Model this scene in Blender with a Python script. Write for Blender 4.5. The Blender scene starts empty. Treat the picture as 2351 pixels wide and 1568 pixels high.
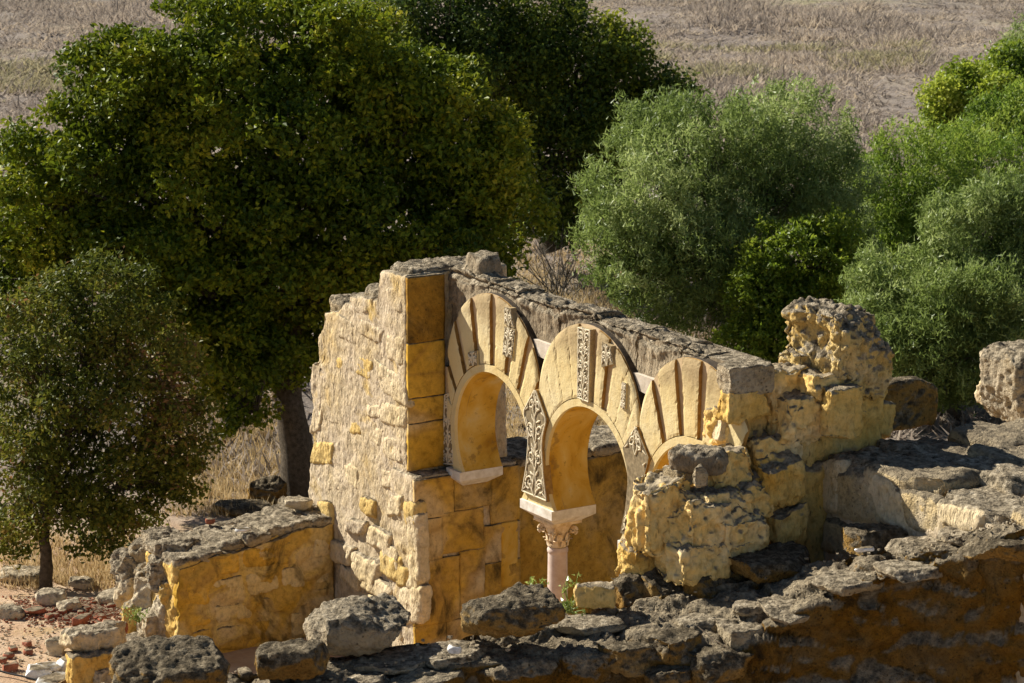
import bpy, math, random
import numpy as np
from mathutils import Vector

# ------------------------------------------------------------------ scene, camera, light
SC = bpy.context.scene
COL = SC.collection
random.seed(7)
RNG = np.random.default_rng(7)
TH, FPX, CZ = math.radians(12.3), 6475.0, 11.2          # camera pitch, focal length in photo pixels, height
cam_d = bpy.data.cameras.new('camera'); cam = bpy.data.objects.new('camera', cam_d); COL.objects.link(cam)
cam.location = (0, 0, CZ); cam.rotation_euler = (math.pi/2 - TH, 0, 0)
cam_d.sensor_width = 36; cam_d.lens = 36*FPX/2351.0
cam_d.clip_start = 0.5; cam_d.clip_end = 3000
cam_d.dof.use_dof = True; cam_d.dof.focus_distance = 33.0; cam_d.dof.aperture_fstop = 5.0
SC.camera = cam
SUN_EL, SUN_AZ = math.radians(37), math.atan2(0.53, -0.848)
SUN_DIR = Vector((math.cos(SUN_AZ)*math.cos(SUN_EL), math.sin(SUN_AZ)*math.cos(SUN_EL), math.sin(SUN_EL)))
world = bpy.data.worlds.new('World'); SC.world = world; world.use_nodes = True
wn = world.node_tree; bg = wn.nodes['Background']
sky = wn.nodes.new('ShaderNodeTexSky'); sky.sky_type = 'NISHITA'; sky.sun_disc = False
sky.sun_elevation = SUN_EL; sky.sun_rotation = math.pi/2 - SUN_AZ
sky.altitude = 400; sky.dust_density = 0.3; sky.air_density = 0.8
wn.links.new(sky.outputs[0], bg.inputs[0]); bg.inputs[1].default_value = 0.05
sun_d = bpy.data.lights.new('sun', 'SUN'); sun_d.energy = 5.0; sun_d.angle = math.radians(0.5); sun_d.color = (1.0, 0.95, 0.85)
sun = bpy.data.objects.new('sun', sun_d); COL.objects.link(sun)
sun.rotation_euler = SUN_DIR.to_track_quat('Z', 'Y').to_euler(); sun.location = (-30, 20, 40)
SC.view_settings.view_transform = 'Standard'; SC.view_settings.look = 'None'
SC.view_settings.exposure = 1.0; SC.view_settings.gamma = 1
SC.cycles.max_bounces = 6; SC.cycles.diffuse_bounces = 3; SC.cycles.transparent_max_bounces = 4

# ------------------------------------------------------------------ geometry of the place
A = np.array
cC = A([0, 0, CZ]); cF = A([0, math.cos(TH), -math.sin(TH)]); cU = A([0, math.sin(TH), math.cos(TH)]); cR = A([1., 0, 0])
def ray(u, v): return cF*FPX + cR*(u-1175.5) + cU*(784-v)
def at_z(u, v, z): d = ray(u, v); return cC + d*((z-CZ)/d[2])
def at_y(u, v, y): d = ray(u, v); return cC + d*(y/d[1])
YAW = math.radians(32)
dS = A([math.sin(YAW), -math.cos(YAW), 0.]); dA = A([math.cos(YAW), math.sin(YAW), 0.])   # along the arcade / behind it
L0 = A([-0.90414, 34.42656, 0.])
def W(s, a, z): return L0 + s*dS + a*dA + A([0, 0, z])
def Wn(p): p = np.asarray(p, float); return L0 + p[:, :1]*dS + p[:, 1:2]*dA + p[:, 2:3]*A([0, 0, 1.])
def on_a(u, v, a):                                         # sight line met with the upright plane 'a' behind the arcade front
    r = ray(u, v); t = (np.dot(L0-cC, dA)+a)/np.dot(r, dA); return cC + r*t
def sa(p): q = p-L0; return A([q@dS, q@dA, p[2]])
def sz(u, v, a=0.): q = sa(on_a(u, v, a)); return q[0], q[2]
S_ANG = math.atan2(dS[1], dS[0])                           # world yaw of the arcade
GZ = -0.55

# ------------------------------------------------------------------ noise
def _h(ix, iy, iz, seed):
    h = (ix.astype(np.uint32)*np.uint32(374761393)) ^ (iy.astype(np.uint32)*np.uint32(668265263)) ^ (iz.astype(np.uint32)*np.uint32(2246822519)) ^ np.uint32((seed*3266489917) & 0xffffffff)
    h = (h ^ (h >> np.uint32(15)))*np.uint32(2246822519); h = (h ^ (h >> np.uint32(13)))*np.uint32(3266489917)
    return (h ^ (h >> np.uint32(16))).astype(np.float64)/4294967295.0
def vnoise(p, seed=0):
    i = np.floor(p).astype(np.int64); f = p-i; f = f*f*f*(f*(f*6-15)+10); r = 0
    for dx in (0, 1):
        for dy in (0, 1):
            for dz in (0, 1):
                w = (f[:, 0] if dx else 1-f[:, 0])*(f[:, 1] if dy else 1-f[:, 1])*(f[:, 2] if dz else 1-f[:, 2])
                r = r + w*_h(i[:, 0]+dx, i[:, 1]+dy, i[:, 2]+dz, seed)
    return r*2-1
def fbm(p, octv=4, seed=0, gain=.5):
    r = 0; a = 1; t = 0
    for o in range(octv): r = r + a*vnoise(p*(2.03**o)+o*17.3, seed+o); t += a; a *= gain
    return r/t
def worley(p, seed=0):
    i = np.floor(p).astype(np.int64); f1 = np.full(len(p), 9.); f2 = np.full(len(p), 9.)
    for dx in (-1, 0, 1):
        for dy in (-1, 0, 1):
            for dz in (-1, 0, 1):
                c = i + A([dx, dy, dz])
                q = np.stack([c[:, k]+_h(c[:, 0], c[:, 1], c[:, 2], seed+k*7+1) for k in range(3)], 1)
                d = np.linalg.norm(q-p, axis=1); f2 = np.minimum(f2, np.maximum(f1, d)); f1 = np.minimum(f1, d)
    return f1, f2

# ------------------------------------------------------------------ mesh helpers
def vnormals(V, F):
    n = np.zeros_like(V)
    d1 = V[F[:, 2]]-V[F[:, 0]]; d2 = V[F[:, -1]]-V[F[:, 1]]; fn = np.cross(d1, d2)
    for k in range(F.shape[1]): np.add.at(n, F[:, k], fn)
    l = np.linalg.norm(n, axis=1, keepdims=True); return n/np.maximum(l, 1e-9)
class MB:
    def __init__(s): s.V = []; s.F = []; s.M = []; s.n = 0; s.T = []
    def add(s, V, F, mi=0, tint=None):
        V = np.asarray(V, float); F = np.asarray(F, int)
        s.V.append(V); s.F.append(F+s.n); s.M.append(mi); s.n += len(V)
        s.T.append(np.full(len(V), .5) if tint is None else np.broadcast_to(tint, (len(V),)))
        return s
def link(name, mesh_or_none, parent=None, loc=(0, 0, 0)):
    o = bpy.data.objects.new(name, mesh_or_none); COL.objects.link(o); o.location = tuple(loc)
    if parent: o.parent = parent
    return o
def tag(o, label=None, cat=None, group=None, kind=None):
    if label: o['label'] = label
    if cat: o['category'] = cat
    if group: o['group'] = group
    if kind: o['kind'] = kind
    return o
def thing(name, label, cat, loc, group=None): return tag(link(name, None, None, loc), label, cat, group)
def rootloc(o):
    p = np.zeros(3)
    while o: p = p + A(o.location); o = o.parent
    return p
def build(name, mb, mats, parent=None, loc=None, smooth=True, kind=None):
    if isinstance(mb, tuple): m = MB(); m.add(*mb); mb = m
    V = np.concatenate(mb.V); base = rootloc(parent) if parent else np.zeros(3)
    if loc is None:
        loc = V.mean(0) if parent is None else base
        if parent is None: loc[2] = V[:, 2].min()
    V = V-A(loc)
    me = bpy.data.meshes.new(name)
    nf = sum(len(f) for f in mb.F); nl = sum(f.size for f in mb.F)
    me.vertices.add(len(V)); me.vertices.foreach_set('co', V.astype(np.float32).ravel())
    me.loops.add(nl); me.polygons.add(nf)
    me.loops.foreach_set('vertex_index', np.concatenate([f.ravel() for f in mb.F]).astype(np.int32))
    sizes = np.concatenate([np.full(len(f), f.shape[1]) for f in mb.F])
    me.polygons.foreach_set('loop_start', np.concatenate([[0], np.cumsum(sizes)[:-1]]).astype(np.int32))
    me.polygons.foreach_set('material_index', np.concatenate([np.full(len(f), m) for f, m in zip(mb.F, mb.M)]).astype(np.int32))
    me.polygons.foreach_set('use_smooth', np.full(nf, smooth, bool))
    at = me.attributes.new('tint', 'FLOAT', 'POINT'); at.data.foreach_set('value', np.concatenate(mb.T).astype(np.float32))
    me.update(calc_edges=True)
    for m in (mats if isinstance(mats, (list, tuple)) else [mats]): me.materials.append(m)
    o = link(name, me, parent, A(loc)-base)
    if kind: o['kind'] = kind
    return o
def cube_grid(nx, ny, nz):                                 # welded grid on the surface of the unit cube
    n = (nx, ny, nz); P = []; Q = []; off = 0
    for ax in range(3):
        b, c = (ax+1) % 3, (ax+2) % 3
        ib, ic = np.meshgrid(np.arange(n[b]+1), np.arange(n[c]+1), indexing='ij')
        for side in (0, 1):
            p = np.zeros((ib.size, 3), int); p[:, ax] = n[ax]*side; p[:, b] = ib.ravel(); p[:, c] = ic.ravel()
            k = np.arange(ib.size).reshape(ib.shape)+off
            q = np.stack([k[:-1, :-1], k[1:, :-1], k[1:, 1:], k[:-1, 1:]], -1).reshape(-1, 4)
            Q.append(q if side else q[:, ::-1]); P.append(p); off += ib.size
    P = np.concatenate(P); Q = np.concatenate(Q)
    key = (P[:, 0]*(n[1]+1)+P[:, 1])*(n[2]+1)+P[:, 2]
    _, first, inv = np.unique(key, return_index=True, return_inverse=True)
    return P[first]/A(n, float)-.5, inv.ravel()[Q]
def rot2(V, ang):
    c, s = math.cos(ang), math.sin(ang); R = V.copy(); R[:, 0] = c*V[:, 0]-s*V[:, 1]; R[:, 1] = s*V[:, 0]+c*V[:, 1]; return R
def rough(V, F, amp=.03, big=.5, seed=0, streak=0., pits=0., amp2=None, keep=None, flute=0.):
    N = vnormals(V, F); o = V + seed*3.17
    d = amp*fbm(o/big, 3, seed) + (amp*.55 if amp2 is None else amp2)*fbm(o/(big*.22), 4, seed+9)
    if streak: d = d - streak*np.abs(fbm(o*A([9, 9, 2.2]), 3, seed+21))
    if pits:
        f1, f2 = worley(o*7.5, seed+5); d = d - pits*np.clip(.40-f1, 0, 1)*1.5*np.clip(vnoise(o*1.9, seed+6)*2.4+.2, 0, 1)
        d = d - pits*.45*np.abs(vnoise(o*17, seed+8)) + pits*.3*vnoise(o*31, seed+7)
    if flute:                                              # rain-worn vertical flutes and hollows
        q = o*A([4.2, 4.2, 1.1]); d = d - flute*(1-np.abs(fbm(q, 4, seed+31))*2.2).clip(0, 1)**2
        f1, f2 = worley(o*A([3.4, 3.4, 2.2]), seed+33); d = d - flute*.35*np.clip(.40-f1, 0, 1)*2
    if keep is not None: d = d*keep
    return V + N*d[:, None]
def rblock(c, size, yaw=0., res=.03, rnd=.08, amp=.03, big=.5, seed=0, facets=0, streak=0., pits=0., shape=None, tilt=(0, 0), amp2=None, flute=0.):
    sx, sy, sz_ = size; n = [max(2, min(90, int(round(q/res)))) for q in size]
    V, F = cube_grid(*n); V = V*A(size)
    h = A(size)/2; r = min(rnd, h.min()*.98); q = np.clip(V, -(h-r), h-r); dv = V-q
    l = np.linalg.norm(dv, axis=1, keepdims=True); m = l[:, 0] > 1e-6; V[m] = (q + dv/np.maximum(l, 1e-9)*r)[m]
    rg = np.random.default_rng(seed+11)
    for k in range(facets):
        nrm = rg.normal(size=3); nrm /= np.linalg.norm(nrm); cc = (np.abs(nrm)*h).sum()*rg.uniform(.6, .85)
        d = V@nrm-cc; V = V - np.where(d > 0, d*.9, 0)[:, None]*nrm
    if shape is not None: V = shape(V)
    V = rough(V + seed*.37, F, amp, big, seed, streak, pits, amp2, None, flute) - seed*.37
    if tilt[0]: V = V[:, [1, 2, 0]]; V = rot2(V, tilt[0]); V = V[:, [2, 0, 1]]
    if tilt[1]: V = V[:, [0, 2, 1]]; V = rot2(V, tilt[1]); V = V[:, [0, 2, 1]]
    return rot2(V, yaw) + A(c), F
def boulder(c, size, yaw=0., seed=0, res=.025, amp=.10, facets=7, boxy=.5, tilt=(0, 0), pits=.03):
    n = [max(6, min(70, int(round(q/res)))) for q in size]
    V, F = cube_grid(*n); V = V*2; sp = V/np.linalg.norm(V, axis=1, keepdims=True)
    V = (V*boxy + sp*(1-boxy))*A(size)/2; h = A(size)/2; rg = np.random.default_rng(seed+3)
    for k in range(facets):
        nrm = rg.normal(size=3); nrm /= np.linalg.norm(nrm); cc = np.linalg.norm(nrm*h)*rg.uniform(.72, .95)
        d = V@nrm-cc; V = V - np.where(d > 0, d*.85, 0)[:, None]*nrm
    s = float(min(size)); V = rough(V, F, amp*s*1.15, s*.75, seed, 0, pits*s*1.3+.006, amp*s*.8)
    if tilt[0]: V = V[:, [1, 2, 0]]; V = rot2(V, tilt[0]); V = V[:, [2, 0, 1]]
    if tilt[1]: V = V[:, [0, 2, 1]]; V = rot2(V, tilt[1]); V = V[:, [0, 2, 1]]
    return rot2(V, yaw) + A(c), F
def tube(P, R, ns=6, cap=True):
    P = np.asarray(P, float); n = len(P); R = np.broadcast_to(np.asarray(R, float), (n,))
    T = np.gradient(P, axis=0); T /= np.maximum(np.linalg.norm(T, axis=1, keepdims=True), 1e-9)
    up = A([0, 0, 1.]) if abs(T[:, 2]).mean() < .8 else A([1., 0, 0])
    X = np.cross(T, up); X /= np.maximum(np.linalg.norm(X, axis=1, keepdims=True), 1e-9); Y = np.cross(T, X)
    a = np.arange(ns)*2*math.pi/ns
    V = (P[:, None] + R[:, None, None]*(X[:, None]*np.cos(a)[None, :, None] + Y[:, None]*np.sin(a)[None, :, None])).reshape(-1, 3)
    k = np.arange(ns); q = []
    for i in range(n-1): q.append(np.stack([i*ns+k, i*ns+(k+1) % ns, (i+1)*ns+(k+1) % ns, (i+1)*ns+k], 1))
    return V, np.concatenate(q)
def lathe(c, prof, ns=32):
    prof = A(prof); a = np.arange(ns)*2*math.pi/ns
    V = np.stack([prof[:, :1]*np.cos(a), prof[:, :1]*np.sin(a), np.repeat(prof[:, 1:], ns, 1)], -1).reshape(-1, 3)+A(c)
    k = np.arange(ns); F = np.concatenate([np.stack([i*ns+k, i*ns+(k+1) % ns, (i+1)*ns+(k+1) % ns, (i+1)*ns+k], 1) for i in range(len(prof)-1)])
    return V, F
def grid_faces(nu, nv, off=0):
    k = np.arange(nu*nv).reshape(nu, nv)+off
    return np.stack([k[:-1, :-1], k[1:, :-1], k[1:, 1:], k[:-1, 1:]], -1).reshape(-1, 4)
def prism(poly, a0, a1):                                   # polygon in (s, z) pulled from a0 (front) to a1 (back), arcade frame
    n = len(poly); p = A(poly)
    V = np.concatenate([np.column_stack([p[:, 0], np.full(n, a0), p[:, 1]]), np.column_stack([p[:, 0], np.full(n, a1), p[:, 1]])])
    return Wn(V), n
def add_prism(mb, poly, a0, a1, mi=0, side_mi=None):
    V, n = prism(poly, a0, a1); ar = sum(poly[i][0]*poly[(i+1) % n][1]-poly[(i+1) % n][0]*poly[i][1] for i in range(n))
    k = np.arange(n); j = (k+1) % n
    side = np.stack([k, k+n, j+n, j], 1)
    if ar < 0: side = side[:, ::-1]
    f = np.arange(n)[None, :]
    if ar < 0: f = f[:, ::-1]
    mb.add(V, side, mi if side_mi is None else side_mi); mb.F.append(f+mb.n-2*n); mb.M.append(mi)
    mb.V.append(np.zeros((0, 3))); mb.T.append(np.zeros(0))

# ------------------------------------------------------------------ materials
class NT:
    def __init__(s, name):
        s.m = bpy.data.materials.new(name); s.m.use_nodes = True; s.t = s.m.node_tree; s.b = s.t.nodes['Principled BSDF']
        s.geo = s.t.nodes.new('ShaderNodeNewGeometry')
    def node(s, ty, **k):
        n = s.t.nodes.new(ty)
        for a, v in k.items(): setattr(n, a, v)
        return n
    def put(s, sock, v):
        if hasattr(v, 'is_output'): s.t.links.new(v, sock)
        elif isinstance(v, tuple) and len(v) == 3 and sock.type == 'RGBA': sock.default_value = (*v, 1)
        else: sock.default_value = v
    def pos(s, sc=(1, 1, 1)):
        v = s.node('ShaderNodeVectorMath', operation='MULTIPLY'); s.put(v.inputs[0], s.geo.outputs['Position']); v.inputs[1].default_value = sc
        return v.outputs[0]
    def noise(s, scale, detail=5, rough=.55, vec=None, dist=0.):
        n = s.node('ShaderNodeTexNoise'); s.put(n.inputs['Vector'], vec if vec is not None else s.geo.outputs['Position'])
        n.inputs['Scale'].default_value = scale; n.inputs['Detail'].default_value = detail; n.inputs['Roughness'].default_value = rough; n.inputs['Distortion'].default_value = dist
        return n.outputs['Fac']
    def vor(s, scale, feature='F1', vec=None, out='Distance'):
        n = s.node('ShaderNodeTexVoronoi', feature=feature); s.put(n.inputs['Vector'], vec if vec is not None else s.geo.outputs['Position'])
        n.inputs['Scale'].default_value = scale; return n.outputs[out]
    def math(s, op, a, b=0., clamp=False):
        n = s.node('ShaderNodeMath', operation=op, use_clamp=clamp); s.put(n.inputs[0], a); s.put(n.inputs[1], b); return n.outputs[0]
    def ss(s, x, lo, hi, a=0., b=1.):
        n = s.node('ShaderNodeMapRange', interpolation_type='SMOOTHSTEP'); s.put(n.inputs[0], x)
        for i, v in enumerate((lo, hi, a, b)): n.inputs[1+i].default_value = v
        return n.outputs[0]
    def mix(s, f, a, b, mode='MIX'):
        n = s.node('ShaderNodeMix', data_type='RGBA', blend_type=mode); s.put(n.inputs[0], f); s.put(n.inputs[6], a); s.put(n.inputs[7], b); return n.outputs[2]
    def ramp(s, x, stops):
        n = s.node('ShaderNodeValToRGB'); s.put(n.inputs[0], x); e = n.color_ramp.elements
        while len(e) < len(stops): e.new(.5)
        for el, (p, c) in zip(e, stops): el.position = p; el.color = (*c, 1)
        return n.outputs[0]
    def bump(s, h, strength=.5, dist=.02, prev=None):
        n = s.node('ShaderNodeBump'); n.inputs['Strength'].default_value = strength; n.inputs['Distance'].default_value = dist
        s.put(n.inputs['Height'], h)
        if prev is not None: s.put(n.inputs['Normal'], prev)
        return n.outputs[0]
    def sep(s, v, ax):
        n = s.node('ShaderNodeSeparateXYZ'); s.put(n.inputs[0], v); return n.outputs[ax]
    def done(s, col, rough=.95, nrm=None, spec=.15):
        s.put(s.b.inputs['Base Color'], col); s.b.inputs['Roughness'].default_value = rough; s.b.inputs['Specular IOR Level'].default_value = spec
        if nrm is not None: s.put(s.b.inputs['Normal'], nrm)
        return s.m
CRUST = [(.28, (.022, .017, .010)), (.44, (.080, .062, .038)), (.56, (.19, .15, .095)), (.72, (.40, .33, .22))]
def stone(name, stops, crust=.5, crust_w=.45, speck=.3, bump=.5, bdist=.02, stain=0., stain_col=(.03, .022, .012), crust_stops=CRUST, scale=1., streak=False, pale=0., cells=0., pit=0.):
    t = NT(name); n1 = t.noise(1.5*scale, 6, .6, dist=.4)
    c = t.ramp(n1, stops)
    if cells:
        vv = t.node('ShaderNodeVectorMath', operation='ADD'); t.put(vv.inputs[0], t.pos((1, 1, 1.25))); nn = t.node('ShaderNodeTexNoise'); nn.inputs['Scale'].default_value = 4
        sc_ = t.node('ShaderNodeVectorMath', operation='SCALE'); t.put(nn.inputs['Vector'], t.geo.outputs['Position']); t.put(sc_.inputs[0], nn.outputs['Color']); sc_.inputs['Scale'].default_value = .22; t.put(vv.inputs[1], sc_.outputs[0])
        cc = t.sep(t.vor(cells, 'SMOOTH_F1', vv.outputs[0], 'Color'), 0); c = t.mix(.72, c, t.ramp(cc, stops))
        c = t.mix(t.ss(t.vor(cells, 'DISTANCE_TO_EDGE', vv.outputs[0]), .10, .0, 0, .45), c, (.30, .17, .05))
    n2 = t.noise(11*scale, 6, .65)
    c = t.mix(.75, c, t.ramp(n2, [(.28, (.45, .42, .38)), (.5, (.95, .95, .95)), (.75, (1.25, 1.22, 1.15))]), 'MULTIPLY')
    if pale: c = t.mix(t.ss(t.noise(3.1*scale, 5, .6), .55, .68, 0, pale), c, (.66, .56, .43))
    if stain:                                              # mould that has run down from the wall tops
        v = t.pos((1, 1, .62)); st = t.ss(t.math('ADD', t.math('MULTIPLY', t.noise(1.5, 8, .68, v, .9), .75), t.math('MULTIPLY', t.noise(.55, 3, .5), .25)), .58-.12*stain, .68-.05*stain, 0, .9)
        c = t.mix(st, c, stain_col)
    if speck:
        c = t.mix(t.ss(t.noise(38*scale, 3, .7), .60, .68, 0, speck), c, (.03, .022, .012))
    nz = t.sep(t.geo.outputs['Normal'], 2)                 # lichen crust on the weathered upper faces
    k = t.math('ADD', nz, t.math('MULTIPLY', t.math('SUBTRACT', t.noise(2.6*scale, 6, .62), .5), 2.2*crust_w))
    k = t.ss(k, .75-crust, 1.0-crust*.75)
    cr = t.ramp(t.noise(10*scale, 8, .72), crust_stops)
    c = t.mix(k, c, cr)
    vb = t.pos((1, 1, .4)) if streak else t.geo.outputs['Position']
    b = t.bump(t.noise(24, 8, .68, vb), bump, bdist)
    b = t.bump(t.ss(t.vor(30, vec=vb), 0, .45), bump*.55, bdist*.6, b)
    b = t.bump(t.noise(9, 5, .6, vb), bump*.7, bdist*2., b)
    if pit: c = t.mix(t.math('MULTIPLY', t.ss(t.vor(17, vec=vb), .30, .08), t.ss(t.noise(3.3, 4), .42, .6, 0, pit)), c, (.05, .035, .018))
    return t.done(c, .95, b, .08)
BROWN = [(.28, (.05, .042, .03)), (.42, (.15, .12, .08)), (.56, (.30, .24, .155)), (.75, (.50, .41, .27))]
GREYC = [(.31, (.030, .024, .016)), (.43, (.14, .112, .074)), (.54, (.32, .26, .175)), (.68, (.58, .49, .35))]
M = {}
M['rubble'] = stone('lit_rubble_face', [(.28, (.53, .37, .15)), (.42, (.55, .43, .26)), (.58, (.57, .46, .32)), (.70, (.57, .40, .15))], crust=.28, crust_stops=GREYC, speck=.12, bump=1., streak=True, pit=.5, bdist=.03)
M['pier'] = stone('ochre_pier', [(.3, (.48, .275, .030)), (.5, (.58, .355, .055)), (.66, (.54, .36, .13)), (.8, (.54, .40, .22))], crust=.42, stain=.45, speck=.35, bump=.25, cells=1.6)
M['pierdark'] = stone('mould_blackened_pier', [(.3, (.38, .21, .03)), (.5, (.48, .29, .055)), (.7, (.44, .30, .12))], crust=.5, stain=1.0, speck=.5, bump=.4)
M['mould'] = stone('mould_black_stone', [(.3, (.36, .18, .02)), (.5, (.44, .24, .035)), (.7, (.40, .25, .08))], crust=.5, stain=2.1, speck=.7, bump=.5)
M['goldtop'] = stone('grey_topped_golden_stone', [(.3, (.60, .38, .11)), (.5, (.70, .50, .19)), (.7, (.72, .58, .34))], crust=.62, crust_w=.8, crust_stops=GREYC, speck=.5, bump=1., streak=True, bdist=.05, pit=1.)
M['ochre'] = stone('ochre_stone', [(.3, (.62, .36, .07)), (.55, (.70, .47, .15)), (.75, (.64, .46, .22))], crust=.4, crust_stops=BROWN, speck=.25, bump=.9, streak=True, pit=.6, bdist=.03)
M['gold'] = stone('golden_stone', [(.3, (.68, .42, .11)), (.5, (.78, .54, .20)), (.7, (.80, .62, .34))], crust=.32, crust_w=.6, crust_stops=BROWN, speck=.15, bump=.6, streak=True, bdist=.03, pit=.5)
M['patch'] = stone('yellow_patch_stone', [(.3, (.60, .40, .13)), (.6, (.64, .46, .18)), (.8, (.62, .48, .26))], crust=.2, speck=.1, bump=1., streak=True, pit=.3, bdist=.03)
M['patchp'] = stone('pale_patch_stone', [(.3, (.62, .48, .26)), (.6, (.66, .53, .34)), (.8, (.68, .56, .33))], crust=.2, crust_stops=GREYC, speck=.1, bump=1., streak=True, pit=.3, bdist=.03)
M['dark'] = stone('lichened_dark_stone', [(.3, (.22, .12, .03)), (.5, (.34, .20, .055)), (.7, (.42, .28, .11))], crust=.85, crust_w=.85, speck=.7, bump=1., bdist=.05, pit=1.)
M['grey'] = stone('grey_crusted_stone', [(.3, (.42, .32, .18)), (.55, (.50, .41, .28)), (.75, (.52, .45, .33))], crust=.75, crust_w=.7, crust_stops=GREYC, speck=.4, bump=1., bdist=.05, pit=.8)
M['ledge'] = stone('weathered_platform_stone', [(.3, (.56, .39, .17)), (.55, (.62, .48, .27)), (.75, (.58, .48, .34))], crust=.62, crust_w=.8, crust_stops=BROWN, speck=.3, bump=1., bdist=.05, pit=.7)
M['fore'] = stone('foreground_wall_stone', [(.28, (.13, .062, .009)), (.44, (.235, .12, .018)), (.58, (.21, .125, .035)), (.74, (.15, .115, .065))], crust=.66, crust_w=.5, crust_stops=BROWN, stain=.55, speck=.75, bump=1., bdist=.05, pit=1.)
M['coping'] = stone('coping_stone', [(.3, (.24, .18, .115)), (.5, (.33, .26, .17)), (.7, (.42, .335, .22))], crust=.6, crust_w=.6, crust_stops=GREYC, speck=.5, bump=1., streak=True, bdist=.05, pit=.8)
M['white'] = stone('white_marble', [(.3, (.72, .70, .66)), (.7, (.82, .81, .78))], crust=.05, speck=.05, bump=.15)
M['brick'] = stone('red_brick', [(.3, (.30, .10, .055)), (.6, (.38, .145, .085)), (.8, (.44, .23, .15))], crust=.1, speck=.1, bump=.5)
M['palest'] = stone('pale_rubble_stone', [(.3, (.46, .36, .22)), (.6, (.56, .47, .33)), (.8, (.55, .46, .35))], crust=.45, crust_stops=GREYC, speck=.2, bump=.9)
def m_render():                                            # cream lime render of the restored arches
    t = NT('cream_render'); c = t.ramp(t.noise(1.1, 5, .6), [(.3, (.56, .425, .19)), (.5, (.60, .475, .235)), (.7, (.59, .49, .285))])
    c = t.mix(t.ss(t.noise(2.6, 7, .7, dist=.8), .52, .72, 0, .5), c, (.46, .32, .12)); c = t.mix(t.ss(t.noise(6.5, 7, .75), .62, .70, 0, .45), c, (.34, .25, .13))
    c = t.mix(t.ss(t.noise(9, 6, .7, t.pos((1, 1, .35))), .5, .75, 0, .35), c, (.60, .40, .15))
    zz = t.math('ADD', t.sep(t.geo.outputs['Position'], 2), t.math('MULTIPLY', t.noise(5, 5, .65), .6))
    c = t.mix(t.ss(zz, 4.15, 4.72, 0, .9), c, t.mix(t.noise(30, 4), (.20, .14, .07), (.42, .31, .17)))
    c = t.mix(t.ss(t.noise(42, 3, .7), .64, .7, 0, .3), c, (.25, .16, .06))
    return t.done(c, .9, t.bump(t.noise(7, 6, .65), .5, .03, t.bump(t.noise(40, 6, .6), .3, .012)), .1)
def m_soffit():                                            # intrados: ochre wash with damp blotches
    t = NT('ochre_soffit'); c = t.ramp(t.noise(1.7, 5, .6, dist=.6), [(.32, (.36, .18, .018)), (.46, (.54, .31, .04)), (.6, (.60, .39, .10)), (.72, (.58, .45, .22))])
    c = t.mix(t.ss(t.noise(13, 6, .7), .58, .68, 0, .5), c, (.16, .085, .015))
    c = t.mix(t.ss(t.noise(3.2, 6, .65), .60, .66, 0, .55), c, (.20, .12, .04))
    return t.done(c, .9, t.bump(t.noise(35, 6, .6), .2, .01), .1)
M['render'] = m_render(); M['soffit'] = m_soffit()
def flat(name, c1, c2, sc=8, bump=.2, rough=.9, spec=.2, bd=.01):
    t = NT(name); c = t.ramp(t.noise(sc, 5, .6), [(.3, c1), (.7, c2)]); return t.done(c, rough, t.bump(t.noise(sc*4, 5, .6), bump, bd), spec)
M['groove'] = flat('groove_render', (.44, .31, .16), (.54, .41, .25))
M['ringback'] = flat('shade_lichen_ring_back', (.022, .017, .012), (.09, .065, .04), 16, .6)  # ring sides: lichen plus their shade, both put into this near-black colour
M['grime'] = flat('grimy_joint', (.20, .10, .022), (.40, .24, .07), 12)
M['carve'] = flat('carved_limestone', (.52, .44, .29), (.70, .61, .44), 14)
M['carvebg'] = flat('carving_ground', (.10, .075, .04), (.30, .23, .13), 18)
M['ledgew'] = flat('white_plaster', (.42, .35, .26), (.60, .52, .42), 9, .4)
M['redp'] = flat('red_plaster', (.30, .06, .03), (.50, .14, .07), 22)
M['marble'] = flat('pink_marble', (.40, .27, .20), (.62, .50, .42), 5, .15, .6, .3)
M['impost'] = flat('impost_marble', (.50, .43, .33), (.74, .69, .61), 9, .25, .7, .3)
M['capital'] = flat('capital_marble', (.50, .34, .16), (.74, .60, .42), 12, .3)
M['bark'] = flat('bark', (.055, .042, .028), (.15, .12, .085), 16, .9, .95, .1, .03)
M['barkg'] = flat('grey_bark', (.07, .06, .045), (.17, .15, .12), 16, .9, .95, .1, .03)
M['cable'] = flat('black_cable', (.02, .02, .02), (.04, .04, .04))
M['straw'] = flat('dry_stalk', (.50, .38, .22), (.66, .54, .36))
def leafmat(name, stops, trans=.35, gloss=.35, spec=.5):
    t = NT(name); at = t.node('ShaderNodeAttribute', attribute_name='tint')
    c = t.ramp(at.outputs['Fac'], stops)
    t.put(t.b.inputs['Base Color'], c); t.b.inputs['Roughness'].default_value = gloss; t.b.inputs['Specular IOR Level'].default_value = spec
    tr = t.node('ShaderNodeBsdfTranslucent'); hs = t.node('ShaderNodeHueSaturation'); hs.inputs['Value'].default_value = 1.5; hs.inputs['Hue'].default_value = .495
    t.put(hs.inputs['Color'], c); t.put(tr.inputs[0], hs.outputs[0])
    mx = t.node('ShaderNodeMixShader'); mx.inputs[0].default_value = trans
    t.t.links.new(t.b.outputs[0], mx.inputs[1]); t.t.links.new(tr.outputs[0], mx.inputs[2])
    t.t.links.new(mx.outputs[0], t.t.nodes['Material Output'].inputs[0]); return t.m
M['leaf'] = leafmat('carob_leaf', [(0, (.034, .060, .005)), (.45, (.112, .150, .009)), (.8, (.205, .225, .013)), (1, (.31, .29, .024))], .24, .45, .14)
M['leafd'] = leafmat('far_tree_leaf', [(0, (.028, .050, .012)), (.5, (.095, .128, .016)), (1, (.27, .28, .022))], .28, .45, .14)
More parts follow.
